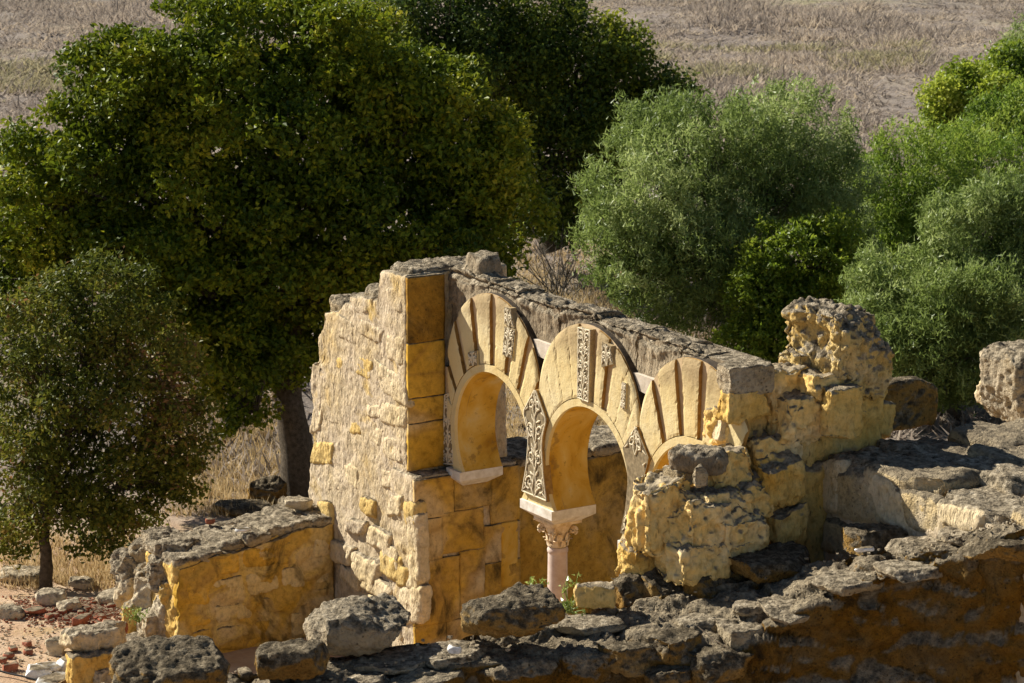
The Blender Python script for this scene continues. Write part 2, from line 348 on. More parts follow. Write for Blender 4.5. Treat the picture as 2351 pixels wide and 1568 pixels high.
M['leafs'] = leafmat('young_tree_leaf', [(0, (.038, .054, .009)), (.5, (.100, .118, .015)), (.85, (.20, .185, .028)), (1, (.20, .11, .045))], .26, .48, .14)
M['olive'] = leafmat('olive_leaf', [(0, (.085, .125, .026)), (.5, (.19, .25, .062)), (1, (.36, .41, .16))], .34, .45, .2)
M['oliveb'] = leafmat('green_olive_leaf', [(0, (.085, .145, .018)), (.5, (.19, .265, .032)), (1, (.34, .39, .075))], .36, .45, .2)
M['oak'] = leafmat('bush_leaf', [(0, (.08, .13, .012)), (.5, (.21, .27, .024)), (1, (.37, .40, .055))], .38, .42, .25)
M['weed'] = leafmat('weed_leaf', [(0, (.12, .19, .03)), (1, (.30, .36, .10))], .35)
M['grass'] = leafmat('dry_grass_blade', [(0, (.16, .132, .106)), (.35, (.29, .24, .190)), (.7, (.37, .305, .230)), (1, (.46, .375, .255))], .3, .8, .1)
M['green_grass'] = leafmat('pale_green_grass_blade', [(0, (.20, .175, .105)), (.5, (.30, .265, .145)), (1, (.40, .345, .20))], .25, .8, .1)
M['gold_grass'] = leafmat('golden_grass_blade', [(0, (.28, .20, .09)), (.5, (.42, .31, .15)), (1, (.54, .43, .24))], .3, .8, .1)
def m_ground():
    t = NT('dry_field'); n = t.noise(.35, 6, .6)
    c = t.ramp(n, [(.3, (.17, .142, .120)), (.5, (.23, .193, .162)), (.7, (.28, .235, .180))])
    c = t.mix(t.ss(t.noise(.16, 5, .6), .56, .68, 0, .55), c, (.26, .245, .11))
    c = t.mix(.6, c, t.ramp(t.noise(3.5, 6, .7), [(.3, (.55, .55, .55)), (.7, (1.2, 1.2, 1.2))]), 'MULTIPLY')
    y = t.sep(t.geo.outputs['Position'], 1)
    near = t.ramp(t.noise(2.2, 6, .65), [(.3, (.36, .22, .13)), (.55, (.44, .31, .20)), (.75, (.50, .40, .28))])
    near = t.mix(t.ss(t.noise(.8, 5, .7), .54, .66, 0, .7), near, (.40, .28, .13))
    c = t.mix(t.ss(t.math('ADD', y, t.math('MULTIPLY', t.noise(.5, 4), 4.)), 43, 49), near, c)
    return t.done(c, .98, t.bump(t.noise(14, 7, .7), .8, .05), .05)
M['ground'] = m_ground()
#@@SPLIT@@
# ------------------------------------------------------------------ setting: ground
def gh(x, y):
    p = np.stack([x, y, np.zeros_like(x)], -1).reshape(-1, 3)
    near = np.clip((p[:, 1]-44)/12, 0, 1)
    sm = lambda x: np.clip(x, 0, 1)**2*(3-2*np.clip(x, 0, 1))
    drop = .75*sm((p[:, 1]-37.0)/2.4)*sm((52-p[:, 1])/4.5)*sm((.2-p[:, 0])/2.0)
    return (GZ - drop + .05*fbm(p*.9, 4, 3) + near*(.35*fbm(p*.12, 4, 8) + .12*fbm(p*.55, 4, 5))).reshape(x.shape)
def ground():
    mb = MB(); ys = np.concatenate([np.linspace(-40, 30, 12), np.linspace(30.3, 60, 130), np.linspace(60.5, 140, 90), np.geomspace(145, 1400, 20)])
    xs = np.concatenate([-np.geomspace(900, 28, 12), np.linspace(-26, 34, 190), np.geomspace(36, 900, 12)])
    X, Y = np.meshgrid(xs, ys, indexing='ij'); Z = gh(X, Y)
    mb.add(np.stack([X, Y, Z], -1).reshape(-1, 3), grid_faces(len(xs), len(ys)))
    tag(build('ground', mb, M['ground'], None, (0, 0, 0)), kind='structure')
ground()
def ghp(x, y): return float(gh(A([[float(x)]]), A([[float(y)]]))[0, 0])
def gp(u, v):                                              # where a sight line meets the ground
    z = GZ
    for _ in range(12): q = at_z(u, v, z); z = .5*z+.5*ghp(q[0], q[1])
    return at_z(u, v, z)

# ------------------------------------------------------------------ grass
def blades(P, n, h, w, spread, seed, lean=.5):
    rg = np.random.default_rng(seed); N = len(P); idx = np.repeat(np.arange(N), n); K = len(idx)
    sz_ = rg.uniform(.55, 1.25, N)[idx]; az = rg.uniform(0, 2*np.pi, K); r = spread*sz_*np.sqrt(rg.uniform(0, 1, K))
    b = P[idx] + np.stack([np.cos(az)*r, np.sin(az)*r, np.full(K, -.02)], 1)
    hh = h*sz_*rg.uniform(.5, 1.1, K); ln = rg.normal(0, lean, (K, 2))*hh[:, None]*.6 + np.stack([np.cos(az), np.sin(az)], 1)*(r*.6)[:, None]
    tip = b + np.column_stack([ln, hh]); a2 = rg.uniform(0, np.pi, K); sd = np.stack([np.cos(a2), np.sin(a2), np.zeros(K)], 1)*(w*rg.uniform(.6, 1.3, K))[:, None]
    V = np.stack([b-sd, b+sd, tip], 1).reshape(-1, 3); F = np.arange(3*K).reshape(-1, 3)
    ti = np.clip(rg.normal(.5, .22, N)[idx]+rg.normal(0, .12, K), 0, 1)
    return V, F, np.repeat(ti, 3)
def field_grass():
    rg = np.random.default_rng(5); y = np.sqrt(rg.uniform(46**2, 150**2, 56000)); x = np.where(rg.uniform(0, 1, len(y)) < .82, rg.uniform(-.23, .25, len(y)), rg.uniform(-.45, .45, len(y)))*y
    p = np.stack([x, y, np.zeros_like(x)], 1); dens = fbm(p*A([.22, .13, 1]), 4, 31)*1.3+.5*fbm(p*.8, 3, 33); keep = dens + rg.uniform(-.45, .45, len(y)) > -.55
    p = p[keep]; dens = dens[keep]; p[:, 2] = gh(p[:, 0], p[:, 1]); V, F, t = blades(p, 6, .26, .044, .42, 6, 1.3)
    th = rg.uniform(0, 1, len(p)) < .05; k = np.repeat(np.clip(.75+1.1*dens, .45, 1.7)*np.where(th, 2.0, 1), 6*3); base = np.repeat(p[:, 2], 18); V[:, 2] = base+(V[:, 2]-base)*k
    t = np.clip(t+.45*np.repeat(fbm(p*A([.35, .2, 1])+9, 4, 77), 18)-np.repeat(np.where(th, .45, 0), 18), 0, 1)
    mb = MB(); mb.add(V, F, 0, t); tag(build('dry_grass', mb, M['grass'], None, (0, 0, 0), False), kind='stuff')
field_grass()
def green_grass():                                         # greener strips of the field
    rg = np.random.default_rng(15); pts = []
    for (u0, u1, v0, v1, n) in ((1480, 2110, 95, 175, 1700), (-20, 150, 130, 250, 350), (1480, 1800, 150, 200, 350), (720, 820, 10, 50, 200)):
        for _ in range(n): q = at_z(rg.uniform(u0, u1), rg.triangular(v0, (v0+v1)/2, v1), GZ); pts.append((q[0], q[1], GZ))
    p = A(pts); p = p[fbm(p*.3, 3, 66) > -.12]; p[:, 2] = gh(p[:, 0], p[:, 1])+.05; V, F, t = blades(p, 7, .26, .05, .5, 16, 1.2)
    mb = MB(); mb.add(V, F, 0, t); tag(build('green_grass', mb, M['green_grass'], None, (0, 0, 0), False), kind='stuff')
green_grass()
def gold_grass():
    rg = np.random.default_rng(8); pts = []
    for (u0, u1, v0, v1, n) in ((380, 660, 900, 1180, 800), (0, 420, 1230, 1345, 420), (1150, 1440, 880, 1060, 700), (1180, 1420, 520, 760, 420), (1000, 1800, 690, 800, 700)):
        for _ in range(n):
            q = at_z(rg.uniform(u0, u1), rg.uniform(v0, v1), GZ-(.7 if u1 < 700 else 0)); pts.append((q[0], q[1], GZ))
    p = A(pts); p[:, 2] = gh(p[:, 0], p[:, 1]); V, F, t = blades(p, 10, .26, .011, .13, 9, .5)
    mb = MB(); mb.add(V, F, 0, t); tag(build('golden_grass', mb, M['gold_grass'], None, (0, 0, 0), False), kind='stuff')
gold_grass()

# ------------------------------------------------------------------ trees
def leaves(C, D, L, Wd, seed, tint, flat_=.0, up=0.):
    """C leaf centres, D outward directions; folded rhombus leaves"""
    rg = np.random.default_rng(seed); n = len(C)
    d = rg.normal(size=(n, 3)) + D*.5 + A([0, 0, up]); d /= np.linalg.norm(d, axis=1, keepdims=True)
    q = rg.normal(size=(n, 3)) + D*flat_ + A([0, 0, .5]); w = np.cross(d, q); w /= np.maximum(np.linalg.norm(w, axis=1, keepdims=True), 1e-6)
    nn = np.cross(w, d); l = (L*rg.uniform(.65, 1.3, n))[:, None]; ww = (Wd*rg.uniform(.7, 1.2, n))[:, None]
    if Wd < .035:
        V = np.stack([C-d*l*.5+w*ww*.5, C-d*l*.5-w*ww*.5, C+d*l*.5], 1).reshape(-1, 3); return V, np.arange(3*n).reshape(-1, 3), np.repeat(tint, 3)
    V = np.stack([C-d*l*.5, C+w*ww*.5+nn*ww*.2, C+d*l*.5, C-w*ww*.5+nn*ww*.2], 1).reshape(-1, 3)
    return V, np.arange(4*n).reshape(-1, 4), np.repeat(tint, 4)
def wig(p0, p1, n, amp, rg, sag=0.):
    t = np.linspace(0, 1, n)[:, None]; P = p0*(1-t)+p1*t
    k = rg.normal(0, amp, (n, 3))*np.sin(t*np.pi); k = np.cumsum(k, 0)*.5*np.sin(t*np.pi)
    P = P + k; P[:, 2] += (sag*np.sin(t*np.pi))[:, 0]; return P
def tree(name, label, lobes, base, fork, tr, nleaf, leaf, mat, seed, clump=.36, bark='bark', shell=(.70, 1.04), up=0., flat_=.9, group=None, per=70, spray=0., stems=1, twigs=6, sub=11):
    """lobes: (u, v, Y, ru, rv) ellipsoids of foliage; base, fork: points of the trunk; tr: trunk radius"""
    rg = np.random.default_rng(seed); base = A(base, float); fork = A(fork, float)
    root = thing(name, label, 'shrub' if 'shrub' in name or 'bush' in name else 'tree', base, group)
    cs, rs = [], []
    for (u, v, Y, ru, rv) in lobes:
        c = at_y(u, v, Y); k = np.linalg.norm(c-cC)/FPX; cs.append(c); rs.append(A([ru*k, (ru+rv)*.5*k*.95, rv*k]))
    cs, rs = A(cs), A(rs)
    def inside(p, skip, f): return np.min([np.linalg.norm((p-cs[j])/rs[j], axis=1)+(9 if j == skip else 0) for j in range(len(cs))], axis=0) < f if len(cs) > 1 else np.zeros(len(p), bool)
    area = (rs[:, 0]*rs[:, 2])**1.0; tot = area.sum(); CC, DD = [], []
    ncl = max(20, int(nleaf/per)); bc, br, own = [], [], []
    for j in range(len(cs)):                               # every lobe carries smaller rounded boughs
        m = sub if rs[j].max() > .55 else 4; k0 = rg.uniform(0, 9)
        for q in range(m):
            zz = 1-2*(q+.5)/m; an = q*2.39996+k0; d = A([math.cos(an)*math.sqrt(1-zz*zz), math.sin(an)*math.sqrt(1-zz*zz), zz])+rg.normal(0, .15, 3); d /= np.linalg.norm(d)
            bc.append(cs[j]+d*rs[j]*rg.uniform(.58, .76)); br.append(rs[j]*rg.uniform(.36, .52)*A([1, 1, .85])*math.sqrt(9/m)); own.append(j)
    bc, br = A(bc), A(br); ba = br[:, 0]*br[:, 2]; bt = ba.sum()
    for b in range(len(bc)):
        n = int(ncl*ba[b]/bt*1.5)+3; d = rg.normal(size=(n, 3))+(bc[b]-cs[own[b]])/rs[own[b]]*.9+A([0, 0, .25]); d /= np.linalg.norm(d, axis=1, keepdims=True)
        r = rg.uniform(*shell, n); r = np.where(rg.uniform(0, 1, n) < .12, rg.uniform(.2, .7, n), r); p = bc[b] + d*br[b]*(r*(1+.2*fbm(d*2+b*3.1, 2, seed+b)))[:, None]
        ins = np.min([np.linalg.norm((p-bc[q])/br[q], axis=1)+(9 if q == b else 0) for q in range(len(bc)) if q == b or np.linalg.norm(bc[q]-bc[b]) < 2.2*br[b].max()+br[q].max()], axis=0) < .6
        CC.append(p[~ins]); DD.append(d[~ins])
    for j in range(len(cs)):                               # inner foliage that closes the crown
        n = int(ncl*area[j]/tot*.32); d = rg.normal(size=(n, 3)); d /= np.linalg.norm(d, axis=1, keepdims=True); CC.append(cs[j]+d*rs[j]*(rg.uniform(.3, .82, n))[:, None]); DD.append(d)
    CC = np.concatenate(CC); DD = np.concatenate(DD)
    k = CC[:, 2] > base[2]+.15; CC, DD = CC[k], DD[k]; nc = len(CC)
    per_i = np.maximum(6, (per*rg.uniform(.5, 1.5, nc)*nleaf/(per*nc)).astype(int)); idx = np.repeat(np.arange(nc), per_i); n = len(idx)
    cr = (clump*rg.uniform(.6, 1.35, nc))[idx]; g = rg.normal(size=(n, 3)); g /= np.linalg.norm(g, axis=1, keepdims=True)
    g *= (rg.uniform(0, 1, n)**.45)[:, None]; off = g*cr[:, None]*A([1, 1, .75])
    if spray: t_ = rg.uniform(0, 1, n); off = off*(1-.65*t_)[:, None] + (DD[idx]*.6+A([0, 0, .7]))*(spray*t_*cr*2)[:, None]
    P = CC[idx] + off; keep = P[:, 2] > base[2]+.03; P = P[keep]; idx = idx[keep]; gd = g[keep]
    ct = np.clip(.45+.7*fbm(CC*.8, 3, seed+40)+rg.normal(0, .10, nc), 0, 1)
    tint = np.clip(ct[idx] + rg.normal(0, .16, len(idx)), 0, 1)
    Dl = DD[idx]*.5+gd*.5
    mb = MB(); lv = leaves(P, Dl, leaf[0], leaf[1], seed+2, tint, flat_, up); mb.add(lv[0], lv[1], 0, lv[2])
    build('crown', mb, mat, root, None, False, 'stuff')
    mb = MB(); top = fork
    for s in range(stems):
        b = base + (A([rg.normal(0, .25), rg.normal(0, .25), 0]) if stems > 1 else 0); f = fork + (rg.normal(0, .5, 3) if stems > 1 else 0)
        pl = wig(b-A([0, 0, .1]), f, 12, tr*.35, rg); rr = np.linspace(1.25, .72, 12)*tr/(1 if stems == 1 else 1.6); rr[0] *= 1.35
        V, F = tube(pl, rr, 14); V = rough(V, F, tr*.22, tr*1.5, seed+s); mb.add(V, F)
    build('trunk', mb, M[bark], root)
    for j in range(len(cs)):                               # a limb into every lobe, twigs out to its clumps
        mb = MB(); p = wig(fork-A([0, 0, .15]), cs[j]+A([0, 0, -.1*rs[j][2]]), 9, .10, rg, .15); r0 = tr*.55
        mb.add(*tube(p, np.linspace(r0, r0*.4, 9), 7))
        near = np.argsort(np.linalg.norm((CC-cs[j])/rs[j], axis=1)); ch = rg.choice(near[:max(8, int(nc*area[j]/tot*.9))], twigs*4)
        for c in ch:
            a = p[rg.integers(3, 9)]; q = wig(a, CC[c]*.93+cs[j]*.07, 7, .05, rg, .1); mb.add(*tube(q, np.linspace(r0*.32, r0*.07, 7), 5))
        build('limb', mb, M[bark], root)
    return root
G = lambda u, v: at_z(u, v, GZ)
b1 = gp(690, 1140)
tree('tree', 'huge round dark green tree with thick bare trunk behind the rubble pier',
     [(600, 120, 45.3, 300, 170), (330, 210, 44.8, 190, 160), (640, 330, 44.8, 330, 240), (250, 360, 44.8, 180, 150), (480, 500, 44.5, 240, 180), (110, 450, 45.3, 190, 165), (930, 250, 45.3, 210, 165),
      (1040, 330, 45.3, 170, 170), (1110, 470, 45.3, 140, 160), (900, 520, 44.8, 250, 190), (700, 660, 44.8, 260, 170), (560, 790, 44.3, 130, 110), (1080, 610, 45.8, 110, 80), (820, 120, 46.3, 130, 110), (300, 590, 44.6, 190, 110), (420, 760, 44.4, 120, 100), (170, 560, 45.2, 150, 90), (660, 830, 45.2, 110, 60), (520, 880, 44.8, 70, 60), (555, 950, 44.3, 48, 42), (470, 660, 44.3, 190, 150), (60, 640, 45.8, 130, 120)],
     b1, at_y(668, 730, b1[1]), .26, 168000, (.112, .070), M['leaf'], 11, clump=.27, per=60, twigs=6)
b2 = at_z(1290, 560, GZ)
tree('tree', 'dark tree with broken bare branches behind the huge round tree and the olive',
     [(960, 60, 60, 180, 130), (1200, 50, 61, 160, 140), (1130, 170, 60, 170, 120), (1320, 200, 60.5, 170, 160), (1405, 130, 60, 78, 90), (1520, 215, 60, 72, 58), (1290, 370, 60, 190, 140), (1400, 330, 61, 120, 130), (1280, 500, 60, 120, 70), (1460, 260, 60.5, 80, 70)],
     at_y(1270, 560, 61), at_y(1190, 330, 61), .22, 62000, (.12, .075), M['leafd'], 23, clump=.42, per=60, twigs=6)
b3 = gp(105, 1352)
tree('tree', 'small open tree with thin trunk and browning leaves beside red rubble',
     [(240, 700, 40.2, 150, 130), (110, 780, 40.2, 170, 150), (330, 840, 40.2, 140, 140), (180, 930, 40.0, 220, 150), (390, 990, 40.0, 115, 110), (80, 1040, 40.0, 150, 130), (280, 1100, 40.0, 150, 110), (380, 1110, 40.2, 90, 70), (170, 1190, 40.0, 150, 80), (290, 1220, 40.2, 70, 60), (30, 1210, 40.2, 90, 80)],
     b3, at_y(108, 1130, 40.1), .085, 40000, (.088, .050), M['leafs'], 31, clump=.23, per=42, shell=(.5, 1.05), twigs=7)
tree('olive_tree', 'broad rounded grey green olive behind the coping of the arches',
     [(1510, 470, 52, 165, 190), (1640, 360, 52.5, 190, 130), (1810, 330, 53, 150, 125), (1790, 440, 53, 170, 120), (1900, 430, 53.5, 100, 110), (1450, 560, 51.5, 120, 140), (1560, 620, 51.5, 200, 130), (1500, 300, 53.5, 85, 55), (1650, 560, 52, 160, 140), (1900, 540, 54, 110, 90), (1640, 700, 51.5, 160, 80)],
     at_z(1660, 770, GZ), at_y(1650, 620, 52.4), .13, 100000, (.125, .031), M['olive'], 43, clump=.30, per=60, spray=.5, up=.8, flat_=.3, bark='barkg', stems=4, twigs=8)
tree('evergreen_bush', 'bright yellow green leafy bush in front of the broad olive',
     [(1830, 600, 50.3, 130, 95), (1760, 680, 50.2, 90, 90), (1920, 570, 50.6, 60, 70), (1880, 710, 50.4, 120, 90), (1790, 770, 50, 110, 60), (1720, 790, 49.8, 80, 45)],
     at_z(1830, 830, GZ), at_y(1830, 700, 50.4), .07, 24000, (.10, .055), M['oak'], 57, clump=.26, per=45, spray=.35, stems=3, up=.3)
tree('olive_tree', 'bright green olive between the broad olive and the right edge of the view',
     [(2140, 430, 57, 175, 130), (2270, 400, 58, 150, 80), (2060, 470, 56.5, 100, 100), (2190, 560, 56.5, 190, 110), (2040, 600, 56, 80, 90), (2000, 520, 56.5, 90, 90), (1990, 640, 55.5, 90, 80), (2060, 700, 55, 100, 70)],
     at_z(2140, 700, GZ), at_y(2140, 560, 57), .12, 60000, (.11, .032), M['oliveb'], 61, clump=.30, per=55, spray=.5, up=.8, flat_=.3, bark='barkg', stems=3)
tree('olive_tree', 'nearest grey green olive mass behind the eroded stone stub and platform',
     [(2250, 560, 48.5, 140, 120), (2340, 520, 49, 110, 110), (2140, 700, 47.8, 170, 120), (2290, 720, 47.5, 180, 130), (2060, 780, 47.5, 110, 110), (2180, 840, 47.2, 190, 100), (2340, 850, 47.2, 130, 110), (2010, 700, 48, 60, 70)],
     at_z(2180, 950, GZ), at_y(2180, 800, 47.8), .12, 105000, (.115, .030), M['olive'], 73, clump=.28, per=60, spray=.5, up=.8, flat_=.3, bark='barkg', stems=4)
tree('tree', 'yellow green round tree standing alone at the right edge of the dry field',
     [(2240, 220, 76, 125, 75), (2330, 170, 77, 80, 65), (2200, 265, 76, 80, 45), (2330, 240, 77, 70, 60)],
     at_z(2250, 335, GZ), at_y(2250, 260, 76.3), .14, 26000, (.13, .085), M['oak'], 83, clump=.40, per=50)
tree('shrub', 'light lime green shrub under the yellow green tree at the right edge',
     [(2310, 300, 66, 90, 60), (2370, 270, 66.5, 70, 70), (2250, 330, 65.5, 60, 35)],
     at_z(2310, 400, GZ), at_y(2310, 330, 66), .06, 16000, (.12, .045), M['oliveb'], 97, clump=.30, per=45, spray=.5, up=.6, stems=3)
tree('shrub', 'dusty grey shrub topmost at the right edge of the view',
     [(2345, 125, 84, 45, 35), (2360, 90, 84, 30, 30)], at_z(2350, 255, GZ), at_y(2350, 140, 84), .06, 5000, (.13, .04), M['olive'], 101, clump=.32, per=40, spray=.5, stems=2)
def bare_bush(name, label, u, v, Y, n, h, seed):
    rg = np.random.default_rng(seed); b = at_y(u, v, Y); b[2] = GZ; mb = MB()
    for k in range(n):
        d = A([rg.normal(0, .55), rg.normal(0, .4), 1.]); L = h*rg.uniform(.5, 1.1); p = wig(b+rg.normal(0, .12, 3)*A([1, 1, 0]), b+d*L, 8, .04, rg); mb.add(*tube(p, np.linspace(.014, .004, 8), 4))
        for _ in range(3): q = p[rg.integers(2, 7)]; e = q+rg.normal(0, .25, 3)+A([0, 0, .18]); mb.add(*tube(wig(q, e, 5, .02, rg), np.linspace(.007, .003, 5), 3))
    tag(build(name, mb, M['barkg']), label, 'shrub')
bare_bush('bare_shrub', 'leafless brown shrub in the gap between the dark tree and the olive', 1280, 640, 58, 26, 1.5, 4)
#@@SPLIT@@
# ------------------------------------------------------------------ the arcade
CEN = (1.22, 3.33, 5.43); R_IN, ZC, ZI = .877, 2.65, 2.12; R_EX, Z_EX, HB = 1.07, 3.43, 1.055
arc = thing('arcade', 'cream arcade of three horseshoe arches under a rough grey coping', 'arcade', W(0, .3, 0))
TH0 = math.atan2(.697, .53)
def intr(c, t, r=R_IN): return c-r*math.sin(t), ZC+r*math.cos(t)     # t from +(pi-TH0) (left impost) over 0 (top) to -(pi-TH0)
def outer(c, t, kind, lo, hi):
    dx, dz = -math.sin(t), math.cos(t); best = 9
    if dx < -1e-6: best = min(best, (lo-c)/dx)
    if dx > 1e-6: best = min(best, (hi-c)/dx)
    if kind == 'rect':
        if dz > 1e-6: best = min(best, (4.52-ZC)/dz)
    else:
        e = Z_EX-ZC; bq = dz*e; cq = e*e-R_EX**2; rr = bq+math.sqrt(max(bq*bq-cq, 0))
        if ZC+dz*rr > 3.3: best = min(best, rr)
    s, z = c+dx*best, ZC+dz*best
    return s, max(z, ZI)
def arch_slab(mb, c, kind, a0, a1, lo, hi, mi=0, n=72, m=7, sides=True):
    ts = np.linspace(math.pi-TH0, -(math.pi-TH0), n); P = np.zeros((n, m, 3))
    for i, t in enumerate(ts):
        p, q = A(intr(c, t)), A(outer(c, t, kind, lo, hi))
        for j in range(m): w = j/(m-1); x = p*(1-w)+q*w; P[i, j] = (x[0], a0, x[1])
    V = Wn(P.reshape(-1, 3)); mb.add(V, grid_faces(n, m), mi)
    if sides:
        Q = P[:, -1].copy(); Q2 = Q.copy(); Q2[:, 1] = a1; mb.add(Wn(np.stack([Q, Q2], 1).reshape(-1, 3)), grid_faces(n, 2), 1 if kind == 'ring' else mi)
core = MB(); ring = MB(); sof = MB()
for k, c in enumerate(CEN):
    lo = 0.0 if k == 0 else c-HB; hi = c+HB if k < 2 else 5.93
    arch_slab(core, c, 'rect', .17, .6, lo, hi)
    arch_slab(core, c, 'rect', .60, .6, lo, hi, sides=False); core.F[-1] = core.F[-1][:, ::-1]
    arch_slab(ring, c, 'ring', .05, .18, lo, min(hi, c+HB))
    ts = np.linspace(math.pi-TH0, -(math.pi-TH0), 80); aa = np.linspace(.05, .6, 14); P = A([[(intr(c, t)[0], a, intr(c, t)[1]) for a in aa] for t in ts]).reshape(-1, 3)
    V = Wn(P); F = grid_faces(80, 14)[:, ::-1]; e = np.clip((P[:, 1]-.07)/.1, 0, 1); V = rough(V, F, .010, .4, 3+k, keep=e); sof.add(V, F)
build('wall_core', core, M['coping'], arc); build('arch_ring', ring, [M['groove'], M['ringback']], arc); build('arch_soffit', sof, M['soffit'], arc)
ZV = 1.75                                                  # the voussoirs converge below the impost line
def hit(c, phi, cz, r):                                    # line from (c, ZV) at angle phi with circle (c, cz, r): far hit
    dx, dz = math.sin(phi), math.cos(phi); e = cz-ZV; b = dz*e; q = e*e-r*r; D = b*b-q
    return 99. if D < 0 else b+math.sqrt(D)
def vquad(c, f0, f1, rin=R_IN+.10, top=None, n=4, lim=None):
    f0, f1 = math.radians(f0), math.radians(f1); lo, up_ = [], []
    for f in np.linspace(f0, f1, n):
        r1 = hit(c, f, ZC, rin); r2 = hit(c, f, Z_EX, R_EX-.004) if top is None else top
        mx = (HB-.004)/abs(math.sin(f)) if abs(f) > 1e-3 else 99
        if lim: mx = min(mx, lim/abs(math.sin(f)) if f < 0 else 99)
        r2 = min(r2, mx); r1 = min(r1, r2-.02)
        lo.append((c+math.sin(f)*r1, ZV+math.cos(f)*r1)); up_.append((c+math.sin(f)*r2, ZV+math.cos(f)*r2))
    return lo + up_[::-1]
def voussoir(c, f0, f1, a0=0., rin=R_IN+.10, lim=None):
    """wedge with a slightly uneven face and worn arrises"""
    nf, nr = max(4, int(abs(f1-f0)*1.2)), 26; P = np.zeros((nf, nr, 3)); sd = int(c*100+f0*7) & 1023
    for i, f in enumerate(np.radians(np.linspace(f0+RNG.uniform(-.2, .08), f1+RNG.uniform(-.08, .2), nf))):
        r1 = hit(c, f, ZC, rin); r2 = min(hit(c, f, Z_EX, R_EX-.004), (HB-.004)/abs(math.sin(f)) if abs(f) > 1e-3 else 99)
        if lim and f < 0: r2 = min(r2, lim/abs(math.sin(f)))
        r1 = min(r1, r2-.02)
        for j, w in enumerate(np.linspace(0, 1, nr)): r = r1*(1-w)+r2*w; P[i, j] = (c+math.sin(f)*r, a0, ZV+math.cos(f)*r)
    p = P.reshape(-1, 3); nz = fbm(p*A([9, 1, 5])+sd, 4, sd).reshape(nf, nr); ch = np.clip(fbm(p*A([22, 1, 22])+sd, 3, sd+3).reshape(nf, nr)+.05, 0, 1)
    ed = np.zeros((nf, nr)); ed[0] = ed[-1] = 1; ed[:, 0] = ed[:, -1] = 1
    P[:, :, 1] += .005*nz*(1-ed)+ed*(.003+.016*ch); top = np.zeros(nr); top[-4:] = (.0, .004, .012, .02); P[:, :, 1] += top[None]
    mb = MB(); mb.add(Wn(p), grid_faces(nf, nr))
    loop = [(i, 0) for i in range(nf)]+[(nf-1, j) for j in range(1, nr)]+[(i, nr-1) for i in range(nf-2, -1, -1)]+[(0, j) for j in range(nr-2, 0, -1)]
    L = A([P[i, j] for i, j in loop+loop[:1]]); L2 = L.copy(); L2[:, 1] = .058; mb.add(Wn(np.stack([L, L2], 1).reshape(-1, 3)), grid_faces(len(L), 2), 1)
    return build('voussoir', mb, [M['render'], M['grime']], arc, None, False)
# plain band next to each opening, flush with the voussoirs
for k, c in enumerate(CEN):
    mb = MB(); n = 72; ts = np.linspace(math.pi-TH0, -(math.pi-TH0), n); P = np.zeros((n, 3, 3))
    for i, t in enumerate(ts):
        for j, r in enumerate((R_IN, R_IN+.045, R_IN+.09)): s, z = intr(c, t, r); P[i, j] = (s, .004, max(z, ZI))
    mb.add(Wn(P.reshape(-1, 3)), grid_faces(n, 3)); Q = P[:, 2].copy(); Q2 = Q.copy(); Q2[:, 1] = .051
    mb.add(Wn(np.stack([Q, Q2], 1).reshape(-1, 3)), grid_faces(n, 2)); Q = P[:, 0].copy(); Q2 = Q.copy(); Q2[:, 1] = .051
    mb.add(Wn(np.stack([Q, Q2], 1).reshape(-1, 3)), grid_faces(n, 2)[:, ::-1])
    build('arch_band', mb, M['render'], arc, None, True)
PR = [[(-46, -32.5), (-29.5, -21.8), (-18.3, -11.2), (-7.8, -.8), (2.7, 9.2), (12.6, 18.6), (21.6, 29)],
      [(-44, -37.2), (-37, -30.2), (-30, -23.2), (-23, -16.2), (-16, -9.2), (-9, -4.6), (4.6, 8.8), (12.4, 18.4), (18.6, 25), (25.2, 31), (31.2, 42)],
      [(-42, -30), (-29.8, -19.5), (-16, -8.4), (-5, 2), (5.4, 12.4), (15.8, 24)]]
for k, c in enumerate(CEN):
    for f0, f1 in PR[k]: voussoir(c, f0, f1, a0=RNG.uniform(-.004, .004), lim=(1.21 if k == 0 else None))
    for sgn in (-1, 1):                                    # foot of the arch beside the stem, below the last voussoir
        ts = np.linspace(1.78, math.pi-TH0-.02, 14); inn = [intr(c, sgn*-t, R_IN+.092) for t in ts]
        out = [(c+sgn*(HB-.003), z) for s, z in inn]
        if k == 0 and sgn < 0: out = [(.30, z) for s, z in inn]
        mb = MB(); pl = [(s, max(z, ZI)) for s, z in inn] + [(s, max(z, ZI)) for s, z in out[::-1]]
        add_prism(mb, pl, .01, .052); build('arch_foot', mb, M['render'], arc, None, False)

